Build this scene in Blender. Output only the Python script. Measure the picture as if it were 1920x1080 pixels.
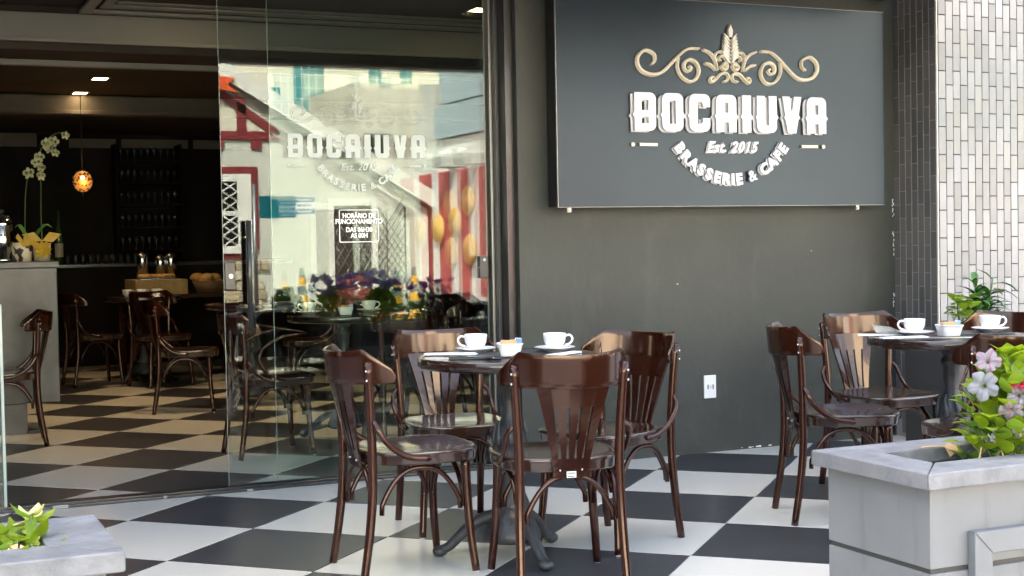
import bpy, bmesh, math, random
from mathutils import Vector, Matrix
random.seed(7)
PI = math.pi
for o in list(bpy.data.objects):
    bpy.data.objects.remove(o, do_unlink=True)
scene = bpy.context.scene
COL = scene.collection

# ------------------------------------------------------------------ camera
cam_d = bpy.data.cameras.new('camera')
cam = bpy.data.objects.new('camera', cam_d)
COL.objects.link(cam)
CAMPOS = Vector((-1.024, -5.600, 1.232))
cam_r = Vector((0.91037644, -0.41335876, -0.01868867))
cam_u = Vector((0.03069183, 0.02241624, 0.9992775))
cam_f = Vector((0.41264118, 0.91029229, -0.03309396))
m = Matrix((cam_r, cam_u, -cam_f)).transposed().to_4x4()
m.translation = CAMPOS
cam.matrix_world = m
cam_d.sensor_width = 36.0
cam_d.lens = 2647.4 / 1920 * 36
cam_d.clip_start = 0.05
cam_d.clip_end = 600
scene.camera = cam

# ------------------------------------------------------------------ world, sun, exposure
SUN_EL, SUN_AZ = math.radians(48), math.radians(-28)     # azimuth from +Y towards +X
world = bpy.data.worlds.new('World')
scene.world = world
world.use_nodes = True
wn = world.node_tree.nodes
wl = world.node_tree.links
wn.clear()
sky = wn.new('ShaderNodeTexSky')
sky.sky_type = 'NISHITA'
sky.sun_disc = False
sky.sun_elevation = SUN_EL
sky.sun_rotation = SUN_AZ
sky.dust_density = 8.0
sky.air_density = 1.0
sky.ozone_density = 0.0
bg = wn.new('ShaderNodeBackground')
bg.inputs['Strength'].default_value = 0.14
wo = wn.new('ShaderNodeOutputWorld')
wl.new(sky.outputs[0], bg.inputs[0])
wl.new(bg.outputs[0], wo.inputs[0])
sun_d = bpy.data.lights.new('sun', 'SUN')
sun_d.energy = 3.6
sun_d.angle = math.radians(0.5)
sun_d.color = (1.0, 0.95, 0.87)
sun = bpy.data.objects.new('sun', sun_d)
COL.objects.link(sun)
sv = Vector((math.sin(SUN_AZ) * math.cos(SUN_EL), math.cos(SUN_AZ) * math.cos(SUN_EL), math.sin(SUN_EL)))
sun.rotation_euler = (-sv).to_track_quat('-Z', 'Y').to_euler()
scene.view_settings.view_transform = 'Standard'
scene.view_settings.look = 'None'
scene.view_settings.exposure = 3.4
scene.view_settings.gamma = 1.0
scene.view_settings.use_curve_mapping = False
cy = scene.cycles
cy.use_denoising = True
try:
    cy.denoiser = 'OPENIMAGEDENOISE'
except Exception:
    pass
cy.max_bounces = 9
cy.diffuse_bounces = 5
cy.glossy_bounces = 5
cy.transmission_bounces = 6
cy.transparent_max_bounces = 20
cy.caustics_reflective = False
cy.caustics_refractive = False
cy.sample_clamp_indirect = 6

# ------------------------------------------------------------------ helpers
def mat(name, col, rough=0.5, col2=None, scale=8.0, stretch=(1, 1, 1), bump=0.0, bscale=60.0, metal=0.0,
        coat=0.0, coat_rough=0.08, spec=0.5, detail=4.0, stint=None, scuff=None, emit=None, emit_s=0.0, lo=0.35, hi=0.65, rvar=0.0, subsurf=0.0):
    M = bpy.data.materials.new(name)
    M.use_nodes = True
    nt = M.node_tree
    b = nt.nodes['Principled BSDF']
    b.inputs['Base Color'].default_value = (*col, 1)
    b.inputs['Roughness'].default_value = rough
    b.inputs['Metallic'].default_value = metal
    b.inputs['Specular IOR Level'].default_value = spec
    b.inputs['Coat Weight'].default_value = coat
    if stint:
        b.inputs['Specular Tint'].default_value = (*stint, 1)
    b.inputs['Coat Roughness'].default_value = coat_rough
    if emit:
        b.inputs['Emission Color'].default_value = (*emit, 1)
        b.inputs['Emission Strength'].default_value = emit_s
    if col2 is not None or bump or rvar:
        tc = nt.nodes.new('ShaderNodeTexCoord')
        mp = nt.nodes.new('ShaderNodeMapping')
        mp.inputs['Scale'].default_value = stretch
        nt.links.new(tc.outputs['Object'], mp.inputs[0])
    if col2 is not None:
        nz = nt.nodes.new('ShaderNodeTexNoise')
        nz.inputs['Scale'].default_value = scale
        nz.inputs['Detail'].default_value = detail
        nt.links.new(mp.outputs[0], nz.inputs['Vector'])
        cr = nt.nodes.new('ShaderNodeValToRGB')
        cr.color_ramp.elements[0].position = lo
        cr.color_ramp.elements[0].color = (*col, 1)
        cr.color_ramp.elements[1].position = hi
        cr.color_ramp.elements[1].color = (*col2, 1)
        nt.links.new(nz.outputs['Fac'], cr.inputs[0])
        nt.links.new(cr.outputs[0], b.inputs['Base Color'])
        if scuff:
            # (colour, noise scale, stretch, threshold, amount): worn or stained marks
            m2 = nt.nodes.new('ShaderNodeMapping'); m2.inputs['Scale'].default_value = scuff[2]
            nt.links.new(tc.outputs['Object'], m2.inputs[0])
            n2 = nt.nodes.new('ShaderNodeTexNoise'); n2.inputs['Scale'].default_value = scuff[1]; n2.inputs['Detail'].default_value = 8; n2.inputs['Roughness'].default_value = .65
            nt.links.new(m2.outputs[0], n2.inputs['Vector'])
            r2 = nt.nodes.new('ShaderNodeMapRange'); r2.inputs['From Min'].default_value = scuff[3]; r2.inputs['From Max'].default_value = scuff[3] + .16
            r2.inputs['To Max'].default_value = scuff[4]
            nt.links.new(n2.outputs['Fac'], r2.inputs['Value'])
            mc = nt.nodes.new('ShaderNodeMixRGB'); mc.inputs[2].default_value = (*scuff[0], 1)
            nt.links.new(r2.outputs[0], mc.inputs[0]); nt.links.new(cr.outputs[0], mc.inputs[1])
            nt.links.new(mc.outputs[0], b.inputs['Base Color'])
    if rvar:
        nr = nt.nodes.new('ShaderNodeTexNoise')
        nr.inputs['Scale'].default_value = 5.0
        nr.inputs['Detail'].default_value = 6.0
        nt.links.new(mp.outputs[0], nr.inputs['Vector'])
        mr = nt.nodes.new('ShaderNodeMapRange')
        mr.inputs['To Min'].default_value = max(0.02, rough - rvar)
        mr.inputs['To Max'].default_value = rough + rvar
        nt.links.new(nr.outputs['Fac'], mr.inputs['Value'])
        nt.links.new(mr.outputs[0], b.inputs['Roughness'])
    if bump:
        nb = nt.nodes.new('ShaderNodeTexNoise')
        nb.inputs['Scale'].default_value = bscale
        nb.inputs['Detail'].default_value = 3.0
        nt.links.new(mp.outputs[0], nb.inputs['Vector'])
        bp = nt.nodes.new('ShaderNodeBump')
        bp.inputs['Strength'].default_value = bump
        bp.inputs['Distance'].default_value = 0.01
        nt.links.new(nb.outputs['Fac'], bp.inputs['Height'])
        nt.links.new(bp.outputs[0], b.inputs['Normal'])
    return M


class MB:
    """collects shapes into one mesh"""
    def __init__(self):
        self.v, self.f, self.s, self.mi = [], [], [], []
        self.cur = 0

    def add(self, vs, fs, smooth=False):
        n = len(self.v)
        self.v += [tuple(p) for p in vs]
        for f in fs:
            self.f.append([n + i for i in f])
            self.s.append(smooth)
            self.mi.append(self.cur)

    def box(self, x0, x1, y0, y1, z0, z1, c=0.0):
        if x0 > x1: x0, x1 = x1, x0
        if y0 > y1: y0, y1 = y1, y0
        if z0 > z1: z0, z1 = z1, z0
        if c <= 0:
            vs = [(x, y, z) for z in (z0, z1) for y in (y0, y1) for x in (x0, x1)]
            self.add(vs, [(0, 2, 3, 1), (4, 5, 7, 6), (0, 1, 5, 4), (2, 6, 7, 3), (0, 4, 6, 2), (1, 3, 7, 5)])
            return
        c = min(c, (x1 - x0) * .45, (y1 - y0) * .45, (z1 - z0) * .45)
        bm = bmesh.new()
        bmesh.ops.create_cube(bm, size=1)
        for v in bm.verts:
            v.co = Vector(((x0 + x1) / 2 + v.co.x * (x1 - x0), (y0 + y1) / 2 + v.co.y * (y1 - y0), (z0 + z1) / 2 + v.co.z * (z1 - z0)))
        bmesh.ops.bevel(bm, geom=list(bm.edges), offset=c, segments=2, affect='EDGES', profile=0.6)
        self.bm(bm)

    def bm(self, bm, smooth=False):
        bm.verts.ensure_lookup_table()
        for i, v in enumerate(bm.verts):
            v.index = i
        self.add([v.co[:] for v in bm.verts], [[v.index for v in f.verts] for f in bm.faces], smooth)
        bm.free()

    def tube(self, pts, r, n=8, caps=True, flat=None, smooth=True):
        """swept tube; r scalar or list; flat=(axis vector, factor) squashes the section"""
        pts = [Vector(p) for p in pts]
        if not isinstance(r, (list, tuple)):
            r = [r] * len(pts)
        rings = []
        up = None
        for i, p in enumerate(pts):
            a = pts[max(i - 1, 0)]
            b = pts[min(i + 1, len(pts) - 1)]
            t = (b - a).normalized()
            if up is None:
                up = Vector((0, 0, 1)) if abs(t.z) < .9 else Vector((1, 0, 0))
                if flat: up = Vector(flat[0])
            x = t.cross(up)
            if x.length < 1e-6:
                x = t.orthogonal()
            x.normalize()
            y = x.cross(t).normalized()
            up = y if not flat else Vector(flat[0])
            k = flat[1] if flat else 1.0
            rings.append([p + x * (r[i] * math.cos(2 * PI * j / n)) + y * (r[i] * k * math.sin(2 * PI * j / n)) for j in range(n)])
        vs = [q for R in rings for q in R]
        fs = []
        for i in range(len(pts) - 1):
            for j in range(n):
                fs.append((i * n + j, i * n + (j + 1) % n, (i + 1) * n + (j + 1) % n, (i + 1) * n + j))
        self.add(vs, fs, smooth)
        if caps:
            k = len(pts) - 1
            self.add(rings[0], [tuple(range(n - 1, -1, -1))] if True else [], False)
            self.add(rings[k], [tuple(range(n))], False)

    def lathe(self, prof, n=24, c=(0, 0, 0), smooth=True, sx=1.0):
        vs, fs = [], []
        for (r, z) in prof:
            for j in range(n):
                a = 2 * PI * j / n
                vs.append((c[0] + r * sx * math.cos(a), c[1] + r * math.sin(a), c[2] + z))
        for i in range(len(prof) - 1):
            for j in range(n):
                fs.append((i * n + j, i * n + (j + 1) % n, (i + 1) * n + (j + 1) % n, (i + 1) * n + j))
        self.add(vs, fs, smooth)

    def prism(self, poly, h0, h1, axis='z', holes=None):
        """extruded polygon; axis 'z' -> poly in xy, 'y' -> poly in xz (front faces -Y)"""
        n = len(poly)
        def P(p, h):
            return (p[0], p[1], h) if axis == 'z' else ((p[0], h, p[1]) if axis == 'y' else (h, p[0], p[1]))
        vs = [P(p, h0) for p in poly] + [P(p, h1) for p in poly]
        fs = [tuple(range(n - 1, -1, -1)), tuple(range(n, 2 * n))]
        for i in range(n):
            j = (i + 1) % n
            fs.append((i, j, n + j, n + i))
        self.add(vs, fs)

    def ball(self, c, r, n=12, k=8, sq=(1, 1, 1)):
        prof = [(math.sin(PI * i / k), -math.cos(PI * i / k)) for i in range(k + 1)]
        vs, fs = [], []
        for (a, z) in prof:
            for j in range(n):
                t = 2 * PI * j / n
                vs.append((c[0] + r * sq[0] * a * math.cos(t), c[1] + r * sq[1] * a * math.sin(t), c[2] + r * sq[2] * z))
        for i in range(k):
            for j in range(n):
                fs.append((i * n + j, i * n + (j + 1) % n, (i + 1) * n + (j + 1) % n, (i + 1) * n + j))
        self.add(vs, fs, True)

    def mesh(self, name, mats):
        me = bpy.data.meshes.new(name)
        me.from_pydata(self.v, [], self.f)
        if not isinstance(mats, (list, tuple)):
            mats = [mats]
        for mm in mats:
            me.materials.append(mm)
        me.polygons.foreach_set('use_smooth', self.s)
        me.polygons.foreach_set('material_index', self.mi)
        bm = bmesh.new()
        bm.from_mesh(me)
        bmesh.ops.remove_doubles(bm, verts=bm.verts, dist=1e-6)
        bmesh.ops.recalc_face_normals(bm, faces=bm.faces)
        bm.to_mesh(me)
        bm.free()
        me.update()
        return me


def link(name, me, parent=None, loc=(0, 0, 0), rot=(0, 0, 0), kind=None):
    o = bpy.data.objects.new(name, me)
    COL.objects.link(o)
    o.location = loc
    o.rotation_euler = rot
    if parent is not None:
        o.parent = parent
    if kind:
        o['kind'] = kind
    return o


def part(name, mb, mats, parent=None, loc=(0, 0, 0), rot=(0, 0, 0), kind=None):
    return link(name, mb.mesh(name, mats), parent, loc, rot, kind)


def tag(o, label, cat, group=None):
    o['label'] = label
    o['category'] = cat
    if group:
        o['group'] = group
    return o


def thing(name, label, cat, loc=(0, 0, 0), rz=0.0, group=None):
    o = link(name, None, None, loc, (0, 0, rz))
    return tag(o, label, cat, group)


def copy_tree(o, parent=None):
    c = o.copy()
    COL.objects.link(c)
    if parent is not None:
        c.parent = parent
    for ch in list(o.children):
        copy_tree(ch, c)
    return c


def bez(p0, p1, p2, p3, n=10):
    out = []
    p0, p1, p2, p3 = map(Vector, (p0, p1, p2, p3))
    for i in range(n + 1):
        t = i / n
        out.append(p0 * (1 - t) ** 3 + p1 * 3 * t * (1 - t) ** 2 + p2 * 3 * t * t * (1 - t) + p3 * t ** 3)
    return out


def spline(pts, n=5):
    """Catmull-Rom through points"""
    P = [Vector(p) for p in pts]
    P = [P[0] * 2 - P[1]] + P + [P[-1] * 2 - P[-2]]
    out = []
    for i in range(1, len(P) - 2):
        a, b, c, d = P[i - 1], P[i], P[i + 1], P[i + 2]
        for k in range(n):
            t = k / n
            out.append(0.5 * ((2 * b) + (c - a) * t + (2 * a - 5 * b + 4 * c - d) * t * t + (3 * b - a - 3 * c + d) * t ** 3))
    out.append(P[-2])
    return out


# ------------------------------------------------------------------ materials
m_black_tile = mat('black_tile', (.036, .036, .038), .32, (.050, .050, .052), 3.0, rvar=.05, scuff=((.075, .073, .070), 7.0, (1, 1, 1), .55, .40))
m_white_tile = mat('white_floor_tile', (.72, .668, .545), .26, (.755, .705, .59), .8, lo=.1, hi=.9)
m_grout = mat('floor_grout', (.66, .64, .58), .8, (.48, .46, .42), 9)
m_wall = mat('dark_wall_paint', (.048, .052, .045), .45, (.064, .068, .058), 1.1, bump=.16, bscale=26, rvar=.06, spec=.22, scuff=((.085, .088, .078), 5.0, (1.0, 1, .35), .56, .35))
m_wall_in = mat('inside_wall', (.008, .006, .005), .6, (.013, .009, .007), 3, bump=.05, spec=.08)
m_ceil_dark = mat('canopy_soffit', (.05, .05, .05), .8, (.065, .065, .063), 2)
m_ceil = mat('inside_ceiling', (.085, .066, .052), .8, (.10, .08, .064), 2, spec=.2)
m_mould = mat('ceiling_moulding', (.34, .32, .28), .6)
m_mould_dim = mat('dimmed_moulding', (.10, .085, .065), .7)  # darker copy of the moulding; the dim light at the back is in its colour
m_black_metal = mat('black_metal', (.018, .018, .018), .35, metal=0.0, coat=.3)
m_grey_metal = mat('grey_metal', (.30, .30, .29), .35, metal=.8)
m_dark_grey = mat('dark_grey_paint', (.05, .05, .048), .4)
m_chrome = mat('chrome', (.75, .75, .75), .09, metal=1.0)
m_sign = mat('sign_panel', (.016, .024, .032), .27, (.019, .028, .037), 1.5, spec=.34, stint=(.80, .92, 1.0))
m_sign_side = mat('sign_side', (.012, .012, .013), .5)
m_letter = mat('white_letter', (.62, .62, .63), .30, bump=.02)
m_gold = mat('cream_gold', (.70, .61, .43), .35, (.76, .69, .54), 14)
m_gold_hi = mat('cream_white', (.72, .68, .58), .35)
m_wt = [mat('glazed_tile', (.27, .27, .275), .13, (.30, .30, .305), 5, bump=.05, bscale=18, coat=.3),
        mat('glazed_tile_cool', (.25, .252, .26), .16, (.285, .287, .29), 4, bump=.05, bscale=18, coat=.3),
        mat('glazed_tile_dull', (.215, .215, .215), .24, (.25, .248, .24), 6, bump=.08, bscale=18, coat=.2),
        mat('glazed_tile_warm', (.275, .272, .268), .18, (.30, .298, .292), 6, bump=.06, bscale=18, coat=.3)]
m_dt = [mat('grey_tile', (.15, .142, .132), .28, (.185, .175, .162), 5, bump=.06, bscale=18),
        mat('grey_tile_dark', (.125, .119, .112), .30, (.155, .148, .138), 5, bump=.06, bscale=18)]
m_grout_dark = mat('dark_grout', (.025, .025, .027), .85)
m_grout_light = mat('light_grout', (.42, .40, .37), .8, (.34, .32, .30), 12)
m_trim = mat('cream_trim', (.70, .66, .56), .4)
m_wood = mat('dark_wood', (.019, .0036, .0016), .20, (.031, .0066, .0026), 9, (6, 6, .5), coat=.22, coat_rough=.06, spec=.55, stint=(1, .74, .60), detail=5, lo=.2, hi=.8)
m_wood_warm = mat('dark_wood_warm', (.016, .0034, .0014), .17, (.027, .0062, .0023), 5, (.7, 9, 12), coat=.25, coat_rough=.07, spec=.6, stint=(1, .74, .60), detail=5, lo=.2, hi=.8)
m_seat = mat('seat_wood', (.028, .012, .007), .24, (.042, .018, .010), 6, (1.5, 6, 6), coat=1.0, coat_rough=.10)
m_top = mat('table_top', (.018, .0085, .0065), .20, (.027, .0125, .0085), 6, (1.2, 6, 6), coat=.6, coat_rough=.08)
m_iron = mat('cast_iron', (.035, .037, .040), .42, (.055, .057, .060), 30, bump=.25, bscale=70)
m_screw = mat('screw_steel', (.6, .58, .55), .25, metal=1.0)
m_rubber = mat('foot_pad', (.75, .74, .70), .7)
m_china = mat('white_china', (.80, .80, .79), .12, coat=.5)
m_steel = mat('cutlery_steel', (.55, .55, .56), .18, metal=1.0)
m_mat = mat('placemat', (.045, .046, .050), .55, (.06, .06, .065), 40)
m_paper = mat('white_paper', (.80, .80, .78), .75)
m_sugar = mat('sugar_packet', (.55, .30, .14), .6)
m_blue_p = mat('blue_packet', (.16, .30, .52), .55)
m_planter = mat('planter_paint', (.165, .174, .178), .42, (.20, .208, .212), 3, bump=.05, bscale=14, rvar=.05, scuff=((.10, .10, .095), 6.0, (2.2, 2.2, .35), .55, .40))
m_stone = mat('grey_stone', (.13, .135, .143), .5, (.245, .25, .258), 14, bump=.28, bscale=60, detail=9, lo=.3, hi=.7, scuff=((.09, .095, .10), 7.0, (1, 1, 1), .55, .5))
m_stone_edge = mat('grey_stone_edge', (.38, .39, .38), .62, (.60, .60, .58), 26, bump=.5, bscale=80, detail=8)
m_soil = mat('soil', (.05, .035, .024), .95, (.11, .08, .055), 30, bump=.8, bscale=60)
m_twig = mat('dry_twig', (.42, .29, .17), .8)
m_leaf = [mat('leaf_lime', (.24, .36, .015), .42, (.36, .46, .03), 12, spec=.4),
          mat('leaf_bright', (.17, .29, .02), .40, (.26, .37, .03), 14, spec=.4),
          mat('leaf_mid', (.055, .14, .018), .42, (.09, .20, .03), 14, spec=.4)]
def translucent(M, amount):
    nt = M.node_tree
    b = nt.nodes['Principled BSDF']
    tl = nt.nodes.new('ShaderNodeBsdfTranslucent')
    src = b.inputs['Base Color'].links
    if src:
        nt.links.new(src[0].from_socket, tl.inputs[0])
    mx = nt.nodes.new('ShaderNodeMixShader'); mx.inputs[0].default_value = amount
    nt.links.new(b.outputs[0], mx.inputs[1]); nt.links.new(tl.outputs[0], mx.inputs[2])
    nt.links.new(mx.outputs[0], nt.nodes['Material Output'].inputs[0])


def piece_tone(M, lo_, hi_):
    """every tile its own slight tone"""
    nt = M.node_tree
    b = nt.nodes['Principled BSDF']
    oi = nt.nodes.new('ShaderNodeObjectInfo')
    mr = nt.nodes.new('ShaderNodeMapRange'); mr.inputs['To Min'].default_value = lo_; mr.inputs['To Max'].default_value = hi_
    hs = nt.nodes.new('ShaderNodeHueSaturation')
    nt.links.new(oi.outputs['Random'], mr.inputs['Value'])
    nt.links.new(mr.outputs[0], hs.inputs['Value'])
    l = b.inputs['Base Color'].links[0]
    nt.links.new(l.from_socket, hs.inputs['Color'])
    nt.links.new(hs.outputs[0], b.inputs['Base Color'])


piece_tone(m_white_tile, .93, 1.0)
piece_tone(m_black_tile, .85, 1.25)
for mm in m_wt + m_dt:
    piece_tone(mm, .88, 1.08)
for mm in m_leaf:
    translucent(mm, .50)
m_leaf_dark = mat('leaf_dark', (.045, .15, .03), .33, (.085, .23, .04), 14, coat=.2)
m_stem = mat('plant_stem', (.09, .14, .03), .6)
m_counter = mat('counter_stone', (.012, .0115, .0105), .34, (.062, .060, .056), 3.2, bump=.05, bscale=12, detail=8, rvar=.08)
m_floor_light = mat('lamp_lens', (1, .8, .5), .4, emit=(1.0, .70, .36), emit_s=3.0)
m_amber = mat('amber_glass', (.4, .15, .03), .2, emit=(1.0, .38, .07), emit_s=.05)
m_cloth = mat('ochre_cloth', (.20, .13, .045), .85, (.25, .17, .065), 20)
m_bread = mat('bread', (.36, .18, .045), .75, (.50, .29, .09), 25, bump=.3, bscale=40)
m_basket = mat('basket', (.10, .05, .018), .8, bump=.5, bscale=80)
m_bottle = mat('green_bottle', (.03, .09, .02), .1, coat=.6)
m_glassware = mat('clear_glassware', (.03, .032, .030), .12, coat=.3, spec=.5)
m_orchid = mat('orchid_petal', (.30, .31, .15), .5, (.38, .38, .22), 30)
m_yellow = mat('yellow_ribbon', (.40, .24, .010), .5, (.48, .31, .02), 20)
m_pot = mat('patterned_pot', (.03, .018, .012), .5, (.66, .58, .46), 16, detail=1, lo=.46, hi=.50)
m_potw = mat('cream_pot', (.42, .36, .26), .5)
m_street = mat('asphalt', (.052, .052, .052), .9, (.065, .065, .063), 20, bump=.3, bscale=60)
m_pave = mat('pavement', (.28, .27, .25), .9, (.34, .33, .30), 6, bump=.2, bscale=30)
m_stucco = mat('white_stucco', (.50, .52, .46), .85, (.54, .555, .50), 1.5)
m_red = mat('red_timber', (.17, .017, .022), .55, (.21, .025, .028), 6)
m_cream = mat('cream_infill', (.60, .57, .46), .85, (.64, .61, .50), 2)
m_roof = mat('roof_board', (.36, .36, .34), .7, (.42, .42, .40), 2, (.5, 1, 6))
m_pane_dark = mat('dark_window', (.012, .013, .014), .12, coat=.4)
m_wframe = mat('white_frame', (.70, .71, .66), .5)
m_brown_door = mat('door_wood', (.035, .022, .018), .45)
m_door_red = mat('door_red', (.16, .035, .035), .5)
m_quoin = [mat('quoin_stone', (.30, .25, .16), .85, (.42, .35, .24), 8, bump=.4, bscale=30),
           mat('quoin_stone_pale', (.40, .35, .25), .85, (.50, .45, .34), 8, bump=.4, bscale=30)]
m_pinkred = mat('red_stripe', (.46, .085, .085), .7)
m_whitestripe = mat('white_stripe', (.70, .64, .64), .7)
m_biscuit = mat('biscuit', (.62, .33, .07), .7, (.72, .46, .16), 6, bump=.4, bscale=20)
m_conc = mat('stained_concrete', (.33, .31, .26), .9, (.50, .47, .41), 1.1, (3, 3, .6), bump=.2, bscale=12, detail=8)
m_panel = mat('blue_panel', (.29, .36, .41), .5, (.33, .40, .45), .8)
m_office = mat('pale_office', (.72, .70, .56), .85, (.76, .74, .63), 1)
m_teal = mat('teal_glazing', (.02, .17, .20), .15, (.03, .24, .27), .9, coat=.4)
m_yellowband = mat('yellow_band', (.62, .55, .16), .8)
m_tealsign = mat('teal_sign', (.006, .12, .15), .4)
m_bluesign = mat('blue_sign', (.03, .13, .32), .4)
m_whitesign = mat('white_sign', (.70, .72, .74), .5)
m_cone_y = mat('cone_yellow', (.75, .42, .03), .6)
m_cone_g = mat('cone_grey', (.12, .18, .16), .6)
m_orange = mat('orange_paint', (.72, .10, .02), .5)
m_trunk = mat('bark', (.10, .08, .06), .9)


def glass_material(name, tint, f0):
    M = bpy.data.materials.new(name)
    M.use_nodes = True
    nt = M.node_tree
    nt.nodes.clear()
    out = nt.nodes.new('ShaderNodeOutputMaterial')
    mix = nt.nodes.new('ShaderNodeMixShader')
    tr = nt.nodes.new('ShaderNodeBsdfTransparent')
    tr.inputs[0].default_value = (*tint, 1)
    gl = nt.nodes.new('ShaderNodeBsdfGlossy')
    gl.inputs['Roughness'].default_value = 0.0
    gl.inputs['Color'].default_value = (.94, 1.0, .97, 1)
    lw = nt.nodes.new('ShaderNodeLayerWeight')
    lw.inputs['Blend'].default_value = .5
    pw = nt.nodes.new('ShaderNodeMath'); pw.operation = 'POWER'; pw.inputs[1].default_value = 5
    mr = nt.nodes.new('ShaderNodeMapRange')
    mr.inputs['To Min'].default_value = f0
    mr.inputs['To Max'].default_value = 1.0
    nt.links.new(lw.outputs['Facing'], pw.inputs[0])
    nt.links.new(pw.outputs[0], mr.inputs['Value'])
    nt.links.new(mr.outputs[0], mix.inputs[0])
    nt.links.new(tr.outputs[0], mix.inputs[1])
    nt.links.new(gl.outputs[0], mix.inputs[2])
    nt.links.new(mix.outputs[0], out.inputs[0])
    return M


m_glass = glass_material('door_glass', (.95, .985, .965), .034)
m_glass2 = glass_material('fixed_glass', (.95, .985, .965), .024)


def frost_material(name, col, alpha):
    M = bpy.data.materials.new(name)
    M.use_nodes = True
    b = M.node_tree.nodes['Principled BSDF']
    b.inputs['Base Color'].default_value = (*col, 1)
    b.inputs['Roughness'].default_value = .6
    b.inputs['Alpha'].default_value = alpha
    return M


m_frost = frost_material('frosted_vinyl', (.58, .64, .60), .80)
m_frost_thin = frost_material('frosted_outline', (.60, .66, .60), .33)
m_decal_white = frost_material('white_vinyl', (.86, .87, .85), .97)
m_edge = mat('glass_edge', (.40, .47, .42), .2)

# ================================================================== SETTING
WY = 1.29          # face of the dark wall
GY = 1.45          # plane of the glass
T = 0.65

# ---- ground
mb = MB(); mb.box(-60, 60, -60, 40, -.40, -.17)
part('street', mb, m_street, kind='structure')
mb = MB(); mb.box(-40, 40, -6.6, -3.45, -.168, -.03, .01)
part('pavement', mb, m_pave, kind='structure')
mb = MB(); mb.box(-40, 40, -19, -13.2, -.168, -.06, .01)
part('far_pavement', mb, m_pave, kind='structure')

# ---- chequered floor: bed of grout and one object per tile
mb = MB(); mb.box(-3.5, 8, -3.4, 11.2, -.16, -.0035)
floor = part('chequered_floor', mb, m_grout, kind='structure')
g = .0030
tile_me = []
for mm in (m_black_tile, m_white_tile):
    t = MB()
    t.box(-T / 2 + g, T / 2 - g, -T / 2 + g, T / 2 - g, -.012, 0, .0012)
    tile_me.append(t.mesh('floor_tile', mm))
s2 = 1 / math.sqrt(2)
for i in range(-14, 30):
    for j in range(-22, 14):
        u, v = i + .5, j + .5
        x, y = (u + v) * s2 * T, (u - v) * s2 * T
        if not (-2.9 < x < 5.6 and -3.0 < y < 10.6):
            continue
        xr = x - CAMPOS.x; yr = y - CAMPOS.y
        d = xr * .41264 + yr * .91029
        l = xr * .91037 - yr * .41336
        if d < 2.6 or abs(l) > d * .37 + .55:
            continue
        if y > 1.95 and x > 2.3 + (y - 1.45) * .46:
            continue
        o = link('floor_tile', tile_me[(i + j) % 2], floor, (x, y, random.uniform(-.0006, .0006)), (0, 0, PI / 4 + random.choice((0, PI / 2, PI, -PI / 2))))

# ---- dark facade wall right of the glass
mb = MB()
mb.box(2.147, 4.671, WY, WY + .30, -.003, 3.2)
wall = tag(part('facade_wall', mb, m_wall), 'dark olive grey painted wall behind the café tables, below and around the sign', 'wall')
mb = MB()
for k in range(12):
    x = random.uniform(3.5, 3.85); mb.box(x, x + random.uniform(.006, .03), WY - .0015, WY + .001, .004 + random.random() * .004, .009 + random.random() * .006)
for k in range(34):
    z = random.choice((random.uniform(.78, .86), random.uniform(1.1, 1.22), random.uniform(1.22, 1.36), random.uniform(1.36, 1.44)))
    x = 4.664 - random.random() * .012
    mb.box(x, x + .004, WY - .0015, WY + .001, z, z + random.uniform(.006, .022))
for k in range(2):
    x = random.uniform(2.35, 4.5); z = random.uniform(.25, 1.3)
    mb.box(x, x + random.uniform(.003, .012), WY - .001, WY + .001, z, z + .003)
part('paint_chip', mb, m_paper, wall, kind='stuff')

# ---- tiled pillar at the right: grey side reveal and white front
PX, PY = 4.671, .905
mb = MB(); mb.box(PX + .012, 9.0, PY + .012, WY + .5, -.003, 11)
pillar = tag(part('tiled_pillar', mb, m_grout_dark), 'pillar at right with white upright tiles in front and grey tiles on its side', 'pillar')
mb = MB(); mb.box(PX + .0007, PX + .0125, PY + .012, WY, 0, 3.0)
part('side_grout', mb, m_grout_light, pillar)
mb = MB(); mb.box(PX + .0015, PX + .0085, PY + .001, PY + .010, 0, 3.0)
part('corner_trim', mb, m_trim, pillar)
tw, th, gg = .0548, .163, .0050
wt_me = []
for mm in m_wt:
    for k in range(2):
        t = MB(); t.box(gg / 2, tw - gg / 2, -.001, .012, gg / 2, th - gg / 2, .0016)
        wt_me.append(t.mesh('white_tile', mm))
x0 = PX + .012
for c in range(15):
    off = (c % 2) * th / 2 - .10
    for r in range(18):
        z = off + r * th
        if z + th < .30 or z > 2.75:
            continue
        o = link('white_tile', random.choice(wt_me), pillar, (x0 + c * tw, PY + random.uniform(-.0004, .0004), z), (random.uniform(-.004, .004), 0, random.uniform(-.006, .006)))
mb = MB()
for c in range(15, 40):
    off = (c % 2) * th / 2 - .10
    for r in range(20):
        mb.box(x0 + c * tw + gg / 2, x0 + (c + 1) * tw - gg / 2, PY, PY + .012, off + r * th + gg / 2, off + (r + 1) * th - gg / 2)
part('white_tile_field', mb, m_wt[0], pillar, kind='stuff')
dt_me = []
for mm in m_dt:
    t = MB(); t.box(-.0004, .0075, .0036, tw - .0036, .0014, th - .0014, .0004)
    dt_me.append(t.mesh('grey_tile', mm))
for c in range(7):
    off = (c % 2) * th / 2 - .06
    for r in range(18):
        z = off + r * th
        if z + th < .15 or z > 2.75:
            continue
        link('grey_tile', random.choice(dt_me), pillar, (PX + random.uniform(-.0003, .0003), PY + .0095 + c * tw * .986, z), (0, random.uniform(-.004, .004), random.uniform(-.004, .004)))

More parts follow.
